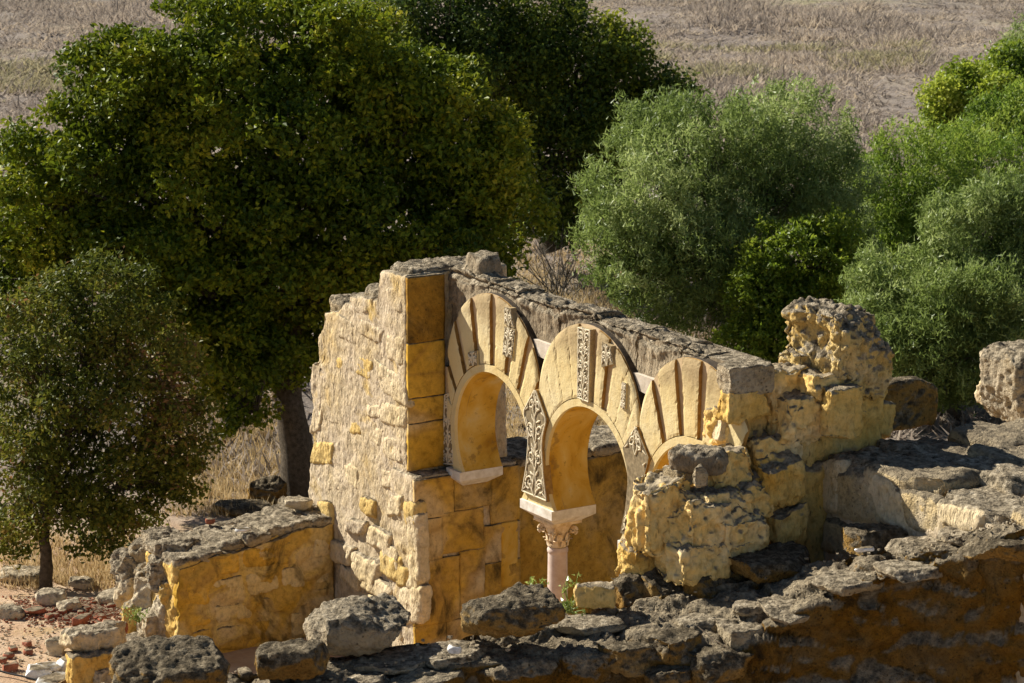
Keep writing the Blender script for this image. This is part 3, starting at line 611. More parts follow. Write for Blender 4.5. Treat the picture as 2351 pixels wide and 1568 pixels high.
# carved ataurique panels: scrolls and leaves in relief on a darker ground
def spiral(c, r, turns, a0, sgn=1, n=22):
    t = np.linspace(0, 1, n); a = a0+sgn*turns*2*np.pi*t; return np.stack([c[0]+r*(1-.85*t)*np.cos(a), c[1]+r*(1-.85*t)*np.sin(a)], 1)
def relief(quad_fn, L, w, seed, frame=True, rad=.011, dens=1.):
    """curves in panel coords x in [-w/2,w/2], y in [0,L]; quad_fn maps (x/w, y/L) to (s, z)"""
    rg = np.random.default_rng(seed); curves = []; step = w*.95/dens; n = max(1, int(round(L/step))); step = L/n
    for k in range(n):
        y = (k+.5)*step; r = min(w*.21, step*.42)
        for sg in (-1, 1):
            curves.append((spiral((sg*w*.23, y), r, 1.35, math.pi*.5 if (k % 2) else -math.pi*.5, sg), rad))
            curves.append((A([(0, y-step*.5), (sg*w*.10, y-step*.25), (sg*w*.06, y+step*.1), (0, y+step*.5)]), rad*.9))
            for q in range(3):
                a = rg.uniform(.2, 1.2); x0 = sg*w*rg.uniform(.03, .12); y0 = y+step*(q-1)*.3
                curves.append((A([(x0, y0), (x0+sg*w*.12*math.cos(a), y0+w*.14*math.sin(a)), (x0+sg*w*.20*math.cos(a), y0+w*.2*math.sin(a)+.01)]), A([.5, 1.3, .4])*rad))
            for q in range(2):
                y0 = y+step*(q-.5)*.5; curves.append((A([(sg*w*.44, y0-step*.12), (sg*w*.36, y0), (sg*w*.43, y0+step*.12)]), A([.4, 1.2, .4])*rad))
    if frame:
        for sg in (-1, 1): curves.append((np.column_stack([np.full(24, sg*w*.47), np.linspace(.01, L-.01, 24)]), rad*.9))
        for y in (.012, L-.012): curves.append((np.column_stack([np.linspace(-w*.47, w*.47, 8), np.full(8, y)]), rad*.9))
    return curves
def carved(quad, a, seed, L, w, keep=None, dens=1., frame=True, rad=.011, gt=.03):
    """quad: four (s, z) corners bl, br, tr, tl or a function (x, y) -> (s, z); keep(x, y) limits a broken panel"""
    if callable(quad): fn = quad; poly = [fn(0, t) for t in np.linspace(0, 1, 14)][::-1] + [fn(1, t) for t in np.linspace(0, 1, 14)]
    else:
        bl, br, tr, tl = [A(q, float) for q in quad]; fn = lambda x, y: tuple((bl*(1-x)+br*x)*(1-y)+(tl*(1-x)+tr*x)*y); poly = [bl, br, tr, tl]
    g = MB(); add_prism(g, [tuple(p) for p in poly], a, a+gt+.05, 0, 1)
    p = build('carved_panel', g, [M['carvebg'], M['grime' if callable(quad) else 'render']], arc, None, False); r = MB()
    for c, rad_ in relief(fn, L, w, seed, frame, rad, dens):
        if keep is not None:
            m = np.array([keep(x/w+.5, y/L) for x, y in c])
            if not m.all(): continue
        s = A([fn(x/w+.5, y/L) for x, y in c]); r.add(*tube(Wn(np.column_stack([s[:, 0], np.full(len(s), a-.002), s[:, 1]])), rad_, 5))
    build('relief', r, M['carve'], p, kind='stuff'); return p
for k, s0 in enumerate((2.275, 4.38)):                     # lozenge panels on the stems
    def fn(x, y, s0=s0):
        z = 2.22+y*1.31; wl = np.interp(y, [0, .25, .5, .62, .76, 1], [.30, .20, .155, .185, .275, .012]); wr = np.interp(y, [0, .25, .5, .62, .76, 1], [.27, .19, .15, .18, .26, .012])
        return (s0-wl+x*(wl+wr), z)
    kp = None if k == 0 else (lambda x, y: y > .74 or (x > .62 and y > .5) or (x < .6 and y < .3))
    carved(fn, -.03, 5+k, 1.31, .44, keep=kp, dens=1.3, rad=.012, gt=.05)
pq = lambda pts, a=0.: [sz(u, v, a) for u, v in pts]
carved(pq([(1326, 914), (1352, 925), (1356, 757), (1327, 750)], -.018), -.018, 21, .92, .25, dens=1.2, frame=True)
carved(pq([(1153, 814), (1176, 824), (1183, 757), (1158, 748)], -.018), -.018, 22, .40, .22, frame=False)
carved(pq([(1158, 744), (1181, 754), (1172, 708), (1157, 704)], -.018), -.018, 23, .22, .17, frame=False)
carved(pq([(1380, 843), (1408, 836), (1402, 795), (1382, 784)], -.018), -.018, 24, .30, .22, frame=False)
carved(pq([(1424, 935), (1436, 941), (1438, 880), (1428, 876)], -.018), -.018, 25, .34, .12, frame=False, rad=.009)
carved(pq([(1077, 841), (1096, 838), (1095, 805), (1074, 809)], -.018), -.018, 26, .20, .19, frame=False)
carved(pq([(1016, 1066), (1042, 1068), (1036, 900), (1021, 905)], .02), .02, 27, .95, .20, dens=.9)

def impost(s0, s1, a0=-.03, a1=.60):
    z0, z1, z2 = ZI, ZI-.11, ZI-.22; ins = .16; mb = MB()
    P = A([(s0, a0, z0), (s1, a0, z0), (s1, a1, z0), (s0, a1, z0), (s0, a0, z1), (s1, a0, z1), (s1, a1, z1), (s0, a1, z1),
           (s0+ins, a0+.14, z2), (s1-ins, a0+.14, z2), (s1-ins, a1-.14, z2), (s0+ins, a1-.14, z2)])
    F = [[0, 1, 2, 3]]; 
    for lv in (0, 4):
        for q in range(4): F.append([lv+q, lv+4+q, lv+4+(q+1) % 4, lv+(q+1) % 4])
    F.append([11, 10, 9, 8]); mb.add(Wn(P), F); return build('impost', mb, M['impost'], arc, None, False)
impost(.20, .53); impost(1.935, 2.64); impost(4.03, 4.74)

# rough coping, one stone after the other, down to the backs of the arches
def ext_z(s):
    z = 4.06
    for c in CEN:
        if abs(s-c) < HB: z = max(z, Z_EX+math.sqrt(max(R_EX**2-(s-c)**2, 0))+.01)
    return z if s > .2 else max(z, 4.2)
cuts = [-.02, .95, 1.62, 2.55, 3.25, 4.15, 5.0, 5.45, 5.84]
for i in range(len(cuts)-1):
    s0, s1 = cuts[i]+.003, cuts[i+1]-.003
    ns, na, nz = int((s1-s0)/.022), 24, 20; V, F = cube_grid(ns, na, nz)
    s = s0+(V[:, 0]+.5)*(s1-s0); lo = A([ext_z(x) for x in s])-.02; aq = V[:, 1]+.5
    tz = 4.60+.04*fbm(np.column_stack([s*1.3, s*0, s*0+3]), 3, 5)-.015*(s-2.5)-.10*np.clip(s-5.2, 0, 1) - .05*np.clip((.30-aq)/.30, 0, 1)**1.7 - .05*np.clip((aq-.6)/.4, 0, 1)**2 + .02*np.sin(i*2.4)
    P = np.column_stack([s, .125+aq*.44, lo+(V[:, 2]+.5)*(tz-lo)])
    up = np.clip((V[:, 2]+.05)/.55, 0, 1); P[:, 1] -= (V[:, 1] < -.49)*.02*(1-np.abs(up*2-1)); P[:, 1] += (V[:, 1] < -.49)*.07*np.clip((V[:, 2]-.3)/.2, 0, 1)**2
    e = np.clip(V[:, 2]+.6, 0.15, 1); Vw = rough(Wn(P), F, .05, .40, 60, streak=.03, pits=.022, flute=.03, keep=e); build('coping_stone', (Vw, F), M['coping'], arc)
for (c, w) in ((2.275, .36), (4.38, .36)):                 # white plaster ledge and red plaster left in the spandrels
    mb = MB(); add_prism(mb, [(c-.30, 3.93), (c+.02, 3.90), (c+.33, 3.99), (c+.40, 4.09), (c-.36, 4.10)], .075, .175); build('plaster_ledge', mb, M['ledgew'], arc, None, False)
    mb = MB(); add_prism(mb, [(c-.02, 3.72), (c+.09, 3.80), (c+.16, 3.92), (c+.02, 3.90)], .155, .174); build('red_plaster', mb, M['redp'], arc, None, False)

# marble columns
def column(s, a, label):
    b = W(s, a, GZ); t = thing('column', label, 'column', b)
    zt = 1.565; pr = [(.165, GZ), (.165, GZ+.05), (.135, GZ+.09), (.125, GZ+.12), (.127, .3), (.124, .9), (.118, zt-.09), (.117, zt-.075), (.126, zt-.065), (.128, zt-.035), (.122, zt-.02), (.116, zt)]
    o = build('shaft', lathe((b[0], b[1], 0), pr, 40), M['marble'], t)
    mb = MB(); c3 = (b[0], b[1], 0); H = .335; mb.add(*lathe(c3, [(.105, zt), (.122, zt+.015), (.108, zt+.03), (.112, zt+.12), (.13, zt+.2), (.17, zt+.27), (.19, zt+H)], 32))
    for row, (z0, h, r0, n, o_) in enumerate(((zt+.02, .11, .112, 8, 0), (zt+.09, .13, .118, 8, .5))):   # two rows of curling leaves
        for q in range(n):
            an = (q+o_)*2*math.pi/n + S_ANG; ca, sa_ = math.cos(an), math.sin(an); pts = []; 
            for i in range(6):
                f = i/5; r = r0+.012+.05*f**3; z = z0+h*(f if f < .8 else .8+(f-.8)*-.2); wd = .042*(1-.55*f)
                for x in (-1, 0, 1): pts.append((b[0]+ca*(r+(.012 if x == 0 else 0))-sa_*x*wd, b[1]+sa_*(r+(.012 if x == 0 else 0))+ca*x*wd, z))
            mb.add(A(pts), grid_faces(6, 3))
    for q in range(4):                                     # corner volutes
        an = S_ANG+math.pi/4+q*math.pi/2; d = A([math.cos(an), math.sin(an), 0]); c = b*A([1, 1, 0])+A([0, 0, zt+.215])+d*.19
        tt = np.linspace(0, 1, 26); aa = -1.2+tt*2*math.pi*1.7; rr = .055*(1-.85*tt); P = c+d*(rr*np.cos(aa))[:, None]*1.0+A([0, 0, 1.])*(rr*np.sin(aa))[:, None]
        mb.add(*tube(P, .016, 6))
    V, F = cube_grid(6, 6, 2); V = rot2(V*A([.42, .42, .05]), S_ANG)+A([b[0], b[1], zt+H+.0]); mb.add(V, F)
    build('capital', mb, M['capital'], t); return t
column(2.287, .285, 'pink marble column with leafy capital under the middle impost')
column(4.385, .285, 'pink marble column mostly hidden behind the golden broken wall end')
#@@SPLIT@@
# ------------------------------------------------------------------ left pier wall
pw = thing('rubble_wall', 'tall sunlit rubble pier with pale mortar and yellow stones left of the arches', 'wall', W(-1.2, .2, GZ))
def wall(parent, name, s0, s1, a0, a1, z0, z1, mat, seed, topf=None, sidef=None, res=.034, amp=.03, rnd=.05, streak=.012, pits=.012, big=.5):
    n = [max(2, min(150, int((q)/res))) for q in (s1-s0, a1-a0, z1-z0)]; V, F = cube_grid(*n); X = V+.5
    s = s0+X[:, 0]*(s1-s0); a = a0+X[:, 1]*(a1-a0); z = z0+X[:, 2]*(z1-z0)
    h = A([s1-s0, a1-a0, z1-z0])/2; p = V*h*2; r = min(rnd, h.min()*.9); q = np.clip(p, -(h-r), h-r); dv = p-q; l = np.linalg.norm(dv, axis=1, keepdims=True); m = l[:, 0] > 1e-6
    p[m] = (q+dv/np.maximum(l, 1e-9)*r)[m]; s, a, z = p[:, 0]+(s0+s1)/2, p[:, 1]+(a0+a1)/2, p[:, 2]+(z0+z1)/2
    if topf is not None: z = z0+(z-z0)*(topf(s, a)-z0)/(z1-z0)
    P = np.column_stack([s, a, z])
    if sidef is not None: P = sidef(P)
    Vw = rough(Wn(P), F, amp, big, seed, streak, pits); return build(name, (Vw, F), mat, parent)
def tp(s, a): return np.interp(s, [-2.7, -2.35, -2.3, -1.75, -1.6, -1.32, -1.28, -.7, -.62, .1], [3.35, 3.55, 3.75, 3.85, 3.98, 4.0, 4.12, 4.16, 4.55, 4.6])
def sd(P):
    f = np.clip((-1.9-P[:, 0])/.7, 0, 1); off = np.interp(P[:, 2], [-.6, .6, 1.3, 1.35, 1.9, 2.4, 2.7, 3.0, 3.05, 3.9], [.30, .10, .02, .04, .14, .18, .12, .17, .34, .30])
    P[:, 0] += f*(off-.05+.10*fbm(P*2.5, 3, 71)); return P
wall(pw, 'pier_body', -2.62, .02, -.5, 1.0, -1.5, 4.6, M['rubble'], 201, tp, sd, amp=.026, res=.027, streak=.010, pits=.022)
wall(pw, 'pier_base', -.36, .27, -.54, 1.0, -1.5, 2.08, M['rubble'], 202, None, None, amp=.026, res=.027, streak=.010, pits=.022)
# the ochre plastered end face of the pier, a skin over the rubble core
def skin(parent, name, s, a0, a1, z0, z1, mat, seed, t=.03, amp=.018):
    n = [2, max(4, int((a1-a0)/.03)), max(4, int((z1-z0)/.03))]; V, F = cube_grid(*n); P = np.column_stack([s+V[:, 0]*t*2, a0+(V[:, 1]+.5)*(a1-a0), z0+(V[:, 2]+.5)*(z1-z0)])
    return build(name, (rough(Wn(P), F, amp, .35, seed, pits=.006), F), mat, parent)
for (z0, z1, q) in ((2.10, 2.704, 'pier'), (2.708, 3.026, 'pier'), (3.03, 3.731, 'pier'), (3.735, 4.57, 'mould')):
    skin(pw, 'ashlar_block', .030+.006*math.sin(z0*9), -.485, .04, z0, z1, M[q], int(z0*100), amp=.012)
M['pierlow'] = stone('stained_ochre_face', [(.28, (.46, .26, .032)), (.45, (.58, .36, .065)), (.56, (.48, .33, .15)), (.72, (.55, .43, .26))], crust=.3, stain=.6, speck=.4, bump=.3, cells=1.5)
for (a0, a1, z0, z1, q) in ((-.55, .10, .14, .98, 1), (.104, .46, .14, 1.02, 2), (.464, 1.0, .14, .80, 3), (.464, 1.0, .804, 1.30, 4), (-.55, -.16, .985, 1.52, 4), (-.156, .46, 1.024, 1.56, 7), (-.55, .02, 1.525, 2.04, 2), (.024, .56, 1.565, 2.04, 5), (.564, 1.0, 1.305, 2.04, 3), (-.55, -.1, -.6, .136, 6), (-.096, .5, -.6, .136, 7), (.504, 1., -.6, .136, 8)):
    skin(pw, 'ashlar_block', .272+(q % 3)*.004, a0, a1, z0, z1, M['pierdark' if q in (3, 5) else 'pierlow'], 220+q)
mb = MB(); skin(pw, 'plaster_patch', .295, .72, .96, .45, 1.30, M['soffit'], 232, t=.012)
# stones showing through the mortar
PATCH = [(835, 845, 40, 52, 1), (776, 832, 36, 34, 1), (738, 1040, 58, 62, 1), (742, 1178, 36, 55, 1), (840, 1163, 34, 46, 1), (868, 1238, 56, 52, 0), (898, 880, 72, 74, 0), (902, 952, 66, 56, 0), (816, 980, 30, 40, 1), (858, 945, 38, 36, 0),
         (900, 1030, 44, 60, 0), (762, 945, 56, 58, 2), (806, 1092, 40, 56, 0), (893, 1100, 42, 48, 0), (776, 1270, 62, 56, 0), (862, 1000, 32, 50, 0), (770, 1110, 42, 50, 2), (726, 965, 30, 64, 0), (905, 1160, 36, 60, 0), (822, 1290, 40, 44, 0),
         (850, 760, 60, 44, 2), (905, 800, 44, 70, 0), (790, 755, 50, 60, 2), (830, 700, 60, 40, 2), (905, 690, 40, 60, 2), (752, 880, 40, 40, 2), (865, 1085, 34, 36, 2), (946, 1010, 0, 0, 0), (812, 1210, 46, 40, 2), (895, 1275, 40, 60, 0)]
def quadstone(parent, u, v, w, h, a, mat, seed, proud=.02, name='stone', thick=.12, yaw=S_ANG):
    s, z = sz(u, v, a); k = np.linalg.norm(on_a(u, v, a)-cC)/FPX; W_, H_ = w*k/math.sin(YAW), h*k/math.cos(TH)
    rg = np.random.default_rng(seed); f = rg.uniform(-.34, .34, 6)
    def shp(V): V = V.copy(); x, z_ = V[:, 0]/W_, V[:, 2]/H_; V[:, 0] += W_*(f[0]*z_+f[1]*z_*z_); V[:, 2] += H_*(f[2]*x+f[3]*(x*x-.1)); return V
    V, F = rblock((0, 0, 0), (W_, thick, H_), 0, .026, min(W_, H_)*.32, .022, .16, seed, 0, .014, .014, shp)
    V = V+A([s, a-proud+thick/2, z]); return build(name, (Wn(V), F), mat, parent)
for i, (u, v, w, h, q) in enumerate(PATCH):
    if w: quadstone(pw, u, v, w, h, -.5 if v < 1140 else -.56, (M['patchp'], M['patch'], M['rubble'])[q], 300+i, .010 if q else .014)
for i, (u, v, w, h) in enumerate([(835, 1310, 56, 60), (895, 1300, 46, 60), (800, 1325, 40, 40), (862, 1350, 60, 44), (940, 1390, 50, 90), (920, 1325, 26, 50), (895, 1410, 44, 80), (858, 1400, 40, 60), (948, 1250, 26, 150), (940, 1180, 30, 60), (948, 1330, 26, 60)]):
    quadstone(pw, u, v, w*1.25, h*1.15, -.56, M['patch' if i in (1, 5, 9) else 'patchp'], 340+i, .020, thick=.2)
for i, (s0, s1, zc, h) in enumerate([(-.60, -.02, 4.50, .20), (-1.28, -.72, 4.06, .24), (-1.72, -1.36, 3.92, .2), (-2.25, -1.8, 3.74, .26)]):   # crusted stones along the broken top
    V, F = rblock((0, 0, 0), (s1-s0, 1.25, h*1.5), 0, .028, .09, .05, .25, 360+i, 0, .03, .035); build('top_stone', (Wn(V+A([(s0+s1)/2, .24, zc])), F), M['grey'], pw)

# ------------------------------------------------------------------ low ochre wall running from the pier towards the camera
lw = thing('low_wall', 'low ochre plastered wall with grey weathered top joining the tall rubble pier', 'wall', W(-2.4, -1.8, GZ))
def lt(s, a): return np.interp(a, [-3.3, -3.0, -2.4, -.4], [.55, .70, .80, 1.06])-.06*np.clip((-2.2-s), 0, 1)
wall(lw, 'wall_body', -2.92, -1.95, -2.80, -.5, GZ-.2, 1.0, M['ochre'], 401, lt, None, amp=.06, rnd=.10, res=.03, pits=.03, streak=.03)
M['lowface'] = stone('mottled_ochre_plaster', [(.26, (.48, .275, .035)), (.42, (.60, .37, .06)), (.52, (.53, .37, .15)), (.62, (.62, .44, .14)), (.78, (.56, .42, .23))], crust=.35, stain=.4, speck=.4, bump=.4, scale=1.6, cells=2.0)
M['lowpale'] = stone('pale_ochre_stone', [(.3, (.60, .43, .17)), (.55, (.66, .50, .25)), (.75, (.60, .46, .26))], crust=.3, stain=.4, speck=.3, bump=.5, scale=1.6)
M['lowdeep'] = stone('deep_ochre_stone', [(.3, (.56, .31, .04)), (.55, (.64, .38, .06)), (.75, (.58, .40, .14))], crust=.3, stain=.6, speck=.3, bump=.5, scale=1.6)
n = (3, 80, 44); V, F = cube_grid(*n); zq = V[:, 2]; a_ = -2.80+.16*fbm(np.column_stack([zq*6, zq*0, zq*0+4]), 3, 8)*(V[:, 1] < -.2)*(-V[:, 1]-.2)/.3+(V[:, 1]+.5)*2.28; z_ = GZ-.1+(V[:, 2]+.5)*(lt(A([-1.9]*len(V)), a_)-.06-GZ+.1+.05*fbm(np.column_stack([a_*3, a_*0, a_*0]), 3, 18))
f1, f2 = worley(np.column_stack([a_*2.6, z_*3.0, a_*0]), 9); bul = .035*np.clip(f2-f1, 0, .35)/.35
build('plaster_face', (rough(Wn(np.column_stack([-1.955+V[:, 0]*.08+np.where(V[:, 0] > 0, bul, 0), a_, z_])), F, .015, .4, 405), F), M['lowface'], lw)
for i, (u, v, w, h, z, q) in enumerate([(372, 1246, 100, 60, .70, 'grey'), (345, 1268, 100, 60, .50, 'grey'), (300, 1300, 90, 70, .30, 'grey'), (408, 1262, 100, 50, .76, 'grey'), (392, 1310, 120, 76, .48, 'grey'), (345, 1320, 70, 60, .30, 'grey'), (296, 1355, 60, 100, .0, 'palest'), (345, 1370, 70, 120, .05, 'palest'), (388, 1372, 50, 90, .2, 'ochre'),
        (303, 1430, 60, 100, -.3, 'ochre'), (350, 1440, 80, 90, -.25, 'palest'), (376, 1420, 50, 110, -.1, 'palest'), (340, 1476, 110, 40, -.45, 'grey'), (380, 1470, 60, 50, -.4, 'patchp')]):
    p = at_z(u, v, z); k = np.linalg.norm(p-cC)/FPX; V, F = boulder(p, (w*k*1.05, w*k*.8, h*k*1.05), S_ANG+.3*i, 410+i, .022, .14, 4, .5, pits=.06); build('stone', (V, F), M[q], lw)
for i in range(7):                                         # slabs along the weathered top
    a = -2.6+i*.33; V, F = rblock(W(-2.44+.05*(i % 2), a, float(lt(A([-2.3]), A([a]))[0])-.02), (1.04-.06*(i % 3), .37, .15), S_ANG, .026, .06, .045, .3, 440+i, 0, 0, .03, None, (.05*math.sin(i*3), .06*math.sin(i*5))); build('top_slab', (V, F), M['grey'], lw)
rgl = np.random.default_rng(41); z = GZ
for row in range(5):
    hz = rgl.uniform(.26, .40); a = -2.72+rgl.uniform(-.05, .1)
    while a < -.62:
        w = rgl.uniform(.30, .62); w = min(w, -.54-a)
        if w > .15 and z+hz < float(lt(A([-1.95]), A([a+w/2]))[0])+.03:
            f = rgl.uniform(-.3, .3, 4)
            def shp(V, w=w, hz=hz, f=f): V = V.copy(); x, q = V[:, 1]/w, V[:, 2]/hz; V[:, 1] += w*(f[0]*q*.5+f[1]*q*q*.6); V[:, 2] += hz*(f[2]*x*.4+f[3]*(x*x-.1)*.6); return V
            V, F = rblock((0, 0, 0), (.16, w*.96, hz*.95), 0, .03, .075, .02, .2, 480+int(a*99+row*7), 0, .004, .010, shp)
            build('stone', (Wn(V+A([-1.965+rgl.uniform(-.012, .010), a+w/2, z+hz/2])), F), M[('lowface', 'lowface', 'lowpale', 'lowdeep')[rgl.integers(0, 4)]], lw)
        a += w
    z += hz
def weed(name, label, p, h, n, seed, mat='weed', spread=.5, head=True):
    rg = np.random.default_rng(seed); mb = MB(); C, D = [], []
    for k in range(n):
        e = p+A([rg.normal(0, spread*h*.5), rg.normal(0, spread*h*.4), h*rg.uniform(.6, 1.05)]); q = wig(A(p), e, 6, .015, rg); mb.add(*tube(q, np.linspace(.007, .004, 6), 4), 0, .5)
        for _ in range(16): C.append(q[rg.integers(2 if not head else 4, 6)]+rg.normal(0, .025, 3)); 
    C = A(C); V, F, t = leaves(C, C*0+A([0, 0, 1.]), .05, .022, seed, rg.uniform(0, 1, len(C)), .4, .5); mb.add(V, F, 0, t); return tag(build(name, mb, M[mat]), label, 'plant')

# ------------------------------------------------------------------ wall seen through the arches
bw = thing('back_wall', 'shaded ochre wall with crusted top seen through the arch openings', 'wall', W(-.4, 2.6, GZ))
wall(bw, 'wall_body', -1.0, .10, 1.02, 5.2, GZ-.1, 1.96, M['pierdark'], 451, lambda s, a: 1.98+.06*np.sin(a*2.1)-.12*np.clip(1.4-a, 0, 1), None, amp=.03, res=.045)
for i in range(7):
    V, F = rblock(W(-.40, 1.35+i*.6, 1.98), (1.05, .6, .14), S_ANG, .035, .05, .04, .3, 460+i, 2, 0, .01); build('top_stone', (V, F), M['grey'], bw)

# ------------------------------------------------------------------ broken golden wall end, stone stub and platform at the right
rw = thing('ruined_wall', 'golden broken wall end with an eroded stone stub, right of the arches', 'wall', W(6.2, .3, GZ))
def stn(parent, u, v, w, h, a, mat, seed, depth=None, yaw=0., streak=.02, pits=.03, amp=.06, fac=4, rnd=.22, name='stone', tilt=(0, 0), split=.62):
    """w, h in photo pixels; a is the depth behind the arcade front"""
    p = on_a(u, v, a); k = np.linalg.norm(p-cC)/FPX; wm, hm = w*k, h*k/math.cos(TH); ws = wm*split/math.sin(YAW)*.85; wd = depth or wm*(1-split)/math.cos(YAW)*1.6
    m = min(ws, wd, hm); er = .0 if mat in ('grey', 'patchp') else 1.; V, F = rblock(p, (ws, wd, hm), S_ANG+yaw, .021, m*rnd, amp*.95*m, m*.6, seed, fac+6, streak*.5, pits*m*.5+.014, None, tilt, amp*1.0*m, er*m*.075); return build(name, (V, F), M[mat], parent)
wall(rw, 'wall_core', 5.95, 6.42, -.75, 1.9, GZ-.1, 3.3, M['ochre'], 501, lambda s, a: np.interp(a, [-.8, -.3, .2, .6, .8, 1.1, 1.9], [2.7, 3.0, 3.5, 3.75, 4.0, 4.3, 4.4]), None, amp=.10, rnd=.1, pits=.04, streak=.03)
wall(rw, 'shaded_face', 6.25, 6.50, .0, 1.05, GZ, 3.42, M['ochre'], 502, None, None, amp=.07, rnd=.08, pits=.03)
stn(rw, 1910, 790, 218, 190, 1.30, 'goldtop', 511, .75, amp=.11, pits=.07, streak=.06, fac=6, rnd=.3)
stn(rw, 1960, 850, 130, 130, 1.45, 'goldtop', 512, .7, amp=.12, pits=.07)
stn(rw, 1838, 838, 90, 90, 1.05, 'goldtop', 513, .5, amp=.1, pits=.06, streak=.04)
stn(rw, 1905, 915, 190, 110, 1.35, 'ochre', 514, .8, amp=.1, pits=.05)
stn(rw, 1800, 900, 110, 130, .75, 'gold', 515, .7, amp=.1, pits=.05, streak=.05)
stn(rw, 1812, 958, 165, 125, .70, 'gold', 516, .6, amp=.08, pits=.04, streak=.05)
stn(rw, 1926, 950, 78, 140, 1.05, 'ochre', 517, .5, amp=.07)
stn(rw, 1880, 880, 120, 60, 1.0, 'gold', 518, .5, amp=.12)
stn(rw, 2052, 928, 165, 118, 2.3, 'dark', 519, 1.1, amp=.06, rnd=.2, split=.2)
stn(rw, 2000, 960, 90, 100, 1.9, 'ochre', 520, .5)
stn(rw, 1690, 985, 120, 130, .25, 'gold', 521, .6, amp=.10, pits=.05, streak=.05)
stn(rw, 1760, 1035, 130, 90, .45, 'gold', 522, .6, amp=.12, pits=.05, streak=.05)
stn(rw, 1665, 1085, 110, 125, -.15, 'gold', 523, .6, amp=.10, pits=.05, streak=.05)
stn(rw, 1772, 1095, 130, 115, .35, 'ochre', 524, .55, amp=.07, pits=.03)
stn(rw, 1790, 1210, 120, 140, .45, 'ochre', 525, .5, amp=.05, pits=.02)
stn(rw, 1522, 1172, 140, 195, -.95, 'gold', 526, .7, amp=.09, pits=.05, streak=.06)
stn(rw, 1600, 1200, 130, 150, -.70, 'gold', 527, .7, amp=.12, pits=.08, streak=.05)
stn(rw, 1680, 1215, 140, 160, -.30, 'gold', 528, .7, amp=.12, pits=.08, streak=.05)
stn(rw, 1490, 1285, 110, 100, -1.0, 'ochre', 529, .6, amp=.1, pits=.06, streak=.05)
stn(rw, 1590, 1290, 160, 110, -.8, 'gold', 530, .6, amp=.1, pits=.06, streak=.05)
stn(rw, 1640, 1145, 110, 50, -.45, 'gold', 531, .5, amp=.16, pits=.08)
stn(rw, 1720, 1150, 90, 90, .0, 'gold', 532, .5, amp=.14, pits=.08)
stn(rw, 1705, 868, 128, 70, .10, 'grey', 533, .62, amp=.04, rnd=.18, fac=2, split=.42)
stn(rw, 1705, 925, 120, 80, .12, 'ochre', 534, .6, amp=.05, rnd=.15, fac=2, split=.42)
stn(rw, 1680, 975, 80, 60, .15, 'patchp', 535, .5, amp=.05, split=.42)
stn(rw, 1560, 1090, 60, 40, -.7, 'grey', 536, .3)

pf = thing('platform_wall', 'broad stone platform with sunlit side at the right, shaded by the stub', 'wall', W(8.5, 2.8, GZ))
ZP = 3.46
wall(pf, 'wall_body', 6.35, 12.5, 1.0, 4.9, GZ-.1, ZP-.05, M['rubble'], 551, None, None, amp=.05, rnd=.08, res=.05, streak=.03, pits=.03)
# flags of the platform: irregular rows, each stone a piece of its own
rgp = np.random.default_rng(77); a = 1.05; row = 0
while a < 4.9:
    wa = rgp.uniform(.42, .75); s = 6.3+rgp.uniform(-.2, .3)
    while s < 12.2:
        ws = rgp.uniform(.55, 1.25); hz = rgp.uniform(.16, .30)
        sh = rgp.uniform(-.06, .06)
        V, F = rblock((0, 0, 0), (ws*1.02, wa*1.05, hz), 0, .037 if a < 2.6 else .055, .10, .05, .35, 560+int(s*31+a*97), 3, 0, .025, None, (rgp.uniform(-.08, .08), rgp.uniform(-.08, .08)))
        V = rot2(V, rgp.uniform(-.12, .12)); build('stone', (Wn(V+A([s+ws/2, a+wa/2, ZP-.02+rgp.uniform(-.05, .07)])), F), M['ledge' if rgp.uniform() < .75 else 'grey'], pf)
        s += ws
    a += wa; row += 1
for i, (u, v, w, h) in enumerate([(1895, 1120, 70, 130), (1960, 1140, 90, 120), (2040, 1160, 90, 110), (2120, 1180, 90, 90), (2200, 1190, 90, 70), (1930, 1240, 80, 90), (2010, 1250, 90, 80)]):
    quadstone(pf, u, v, w, h, 1.0, M['ledge' if i % 2 else 'patchp'], 640+i, .03, thick=.2)
eb = thing('ruined_wall', 'pale pinkish wall stump standing beyond the platform at the right edge', 'wall', on_a(2330, 920, 5.2)*A([1, 1, 0])+A([0, 0, ZP]))
stn(eb, 2362, 874, 140, 165, 5.2, 'grey', 660, 1.0, amp=.06, rnd=.12, fac=2)
stn(eb, 2278, 832, 44, 60, 5.0, 'palest', 661, .4, amp=.1); stn(eb, 2285, 900, 60, 80, 5.0, 'patchp', 662, .4, amp=.1)

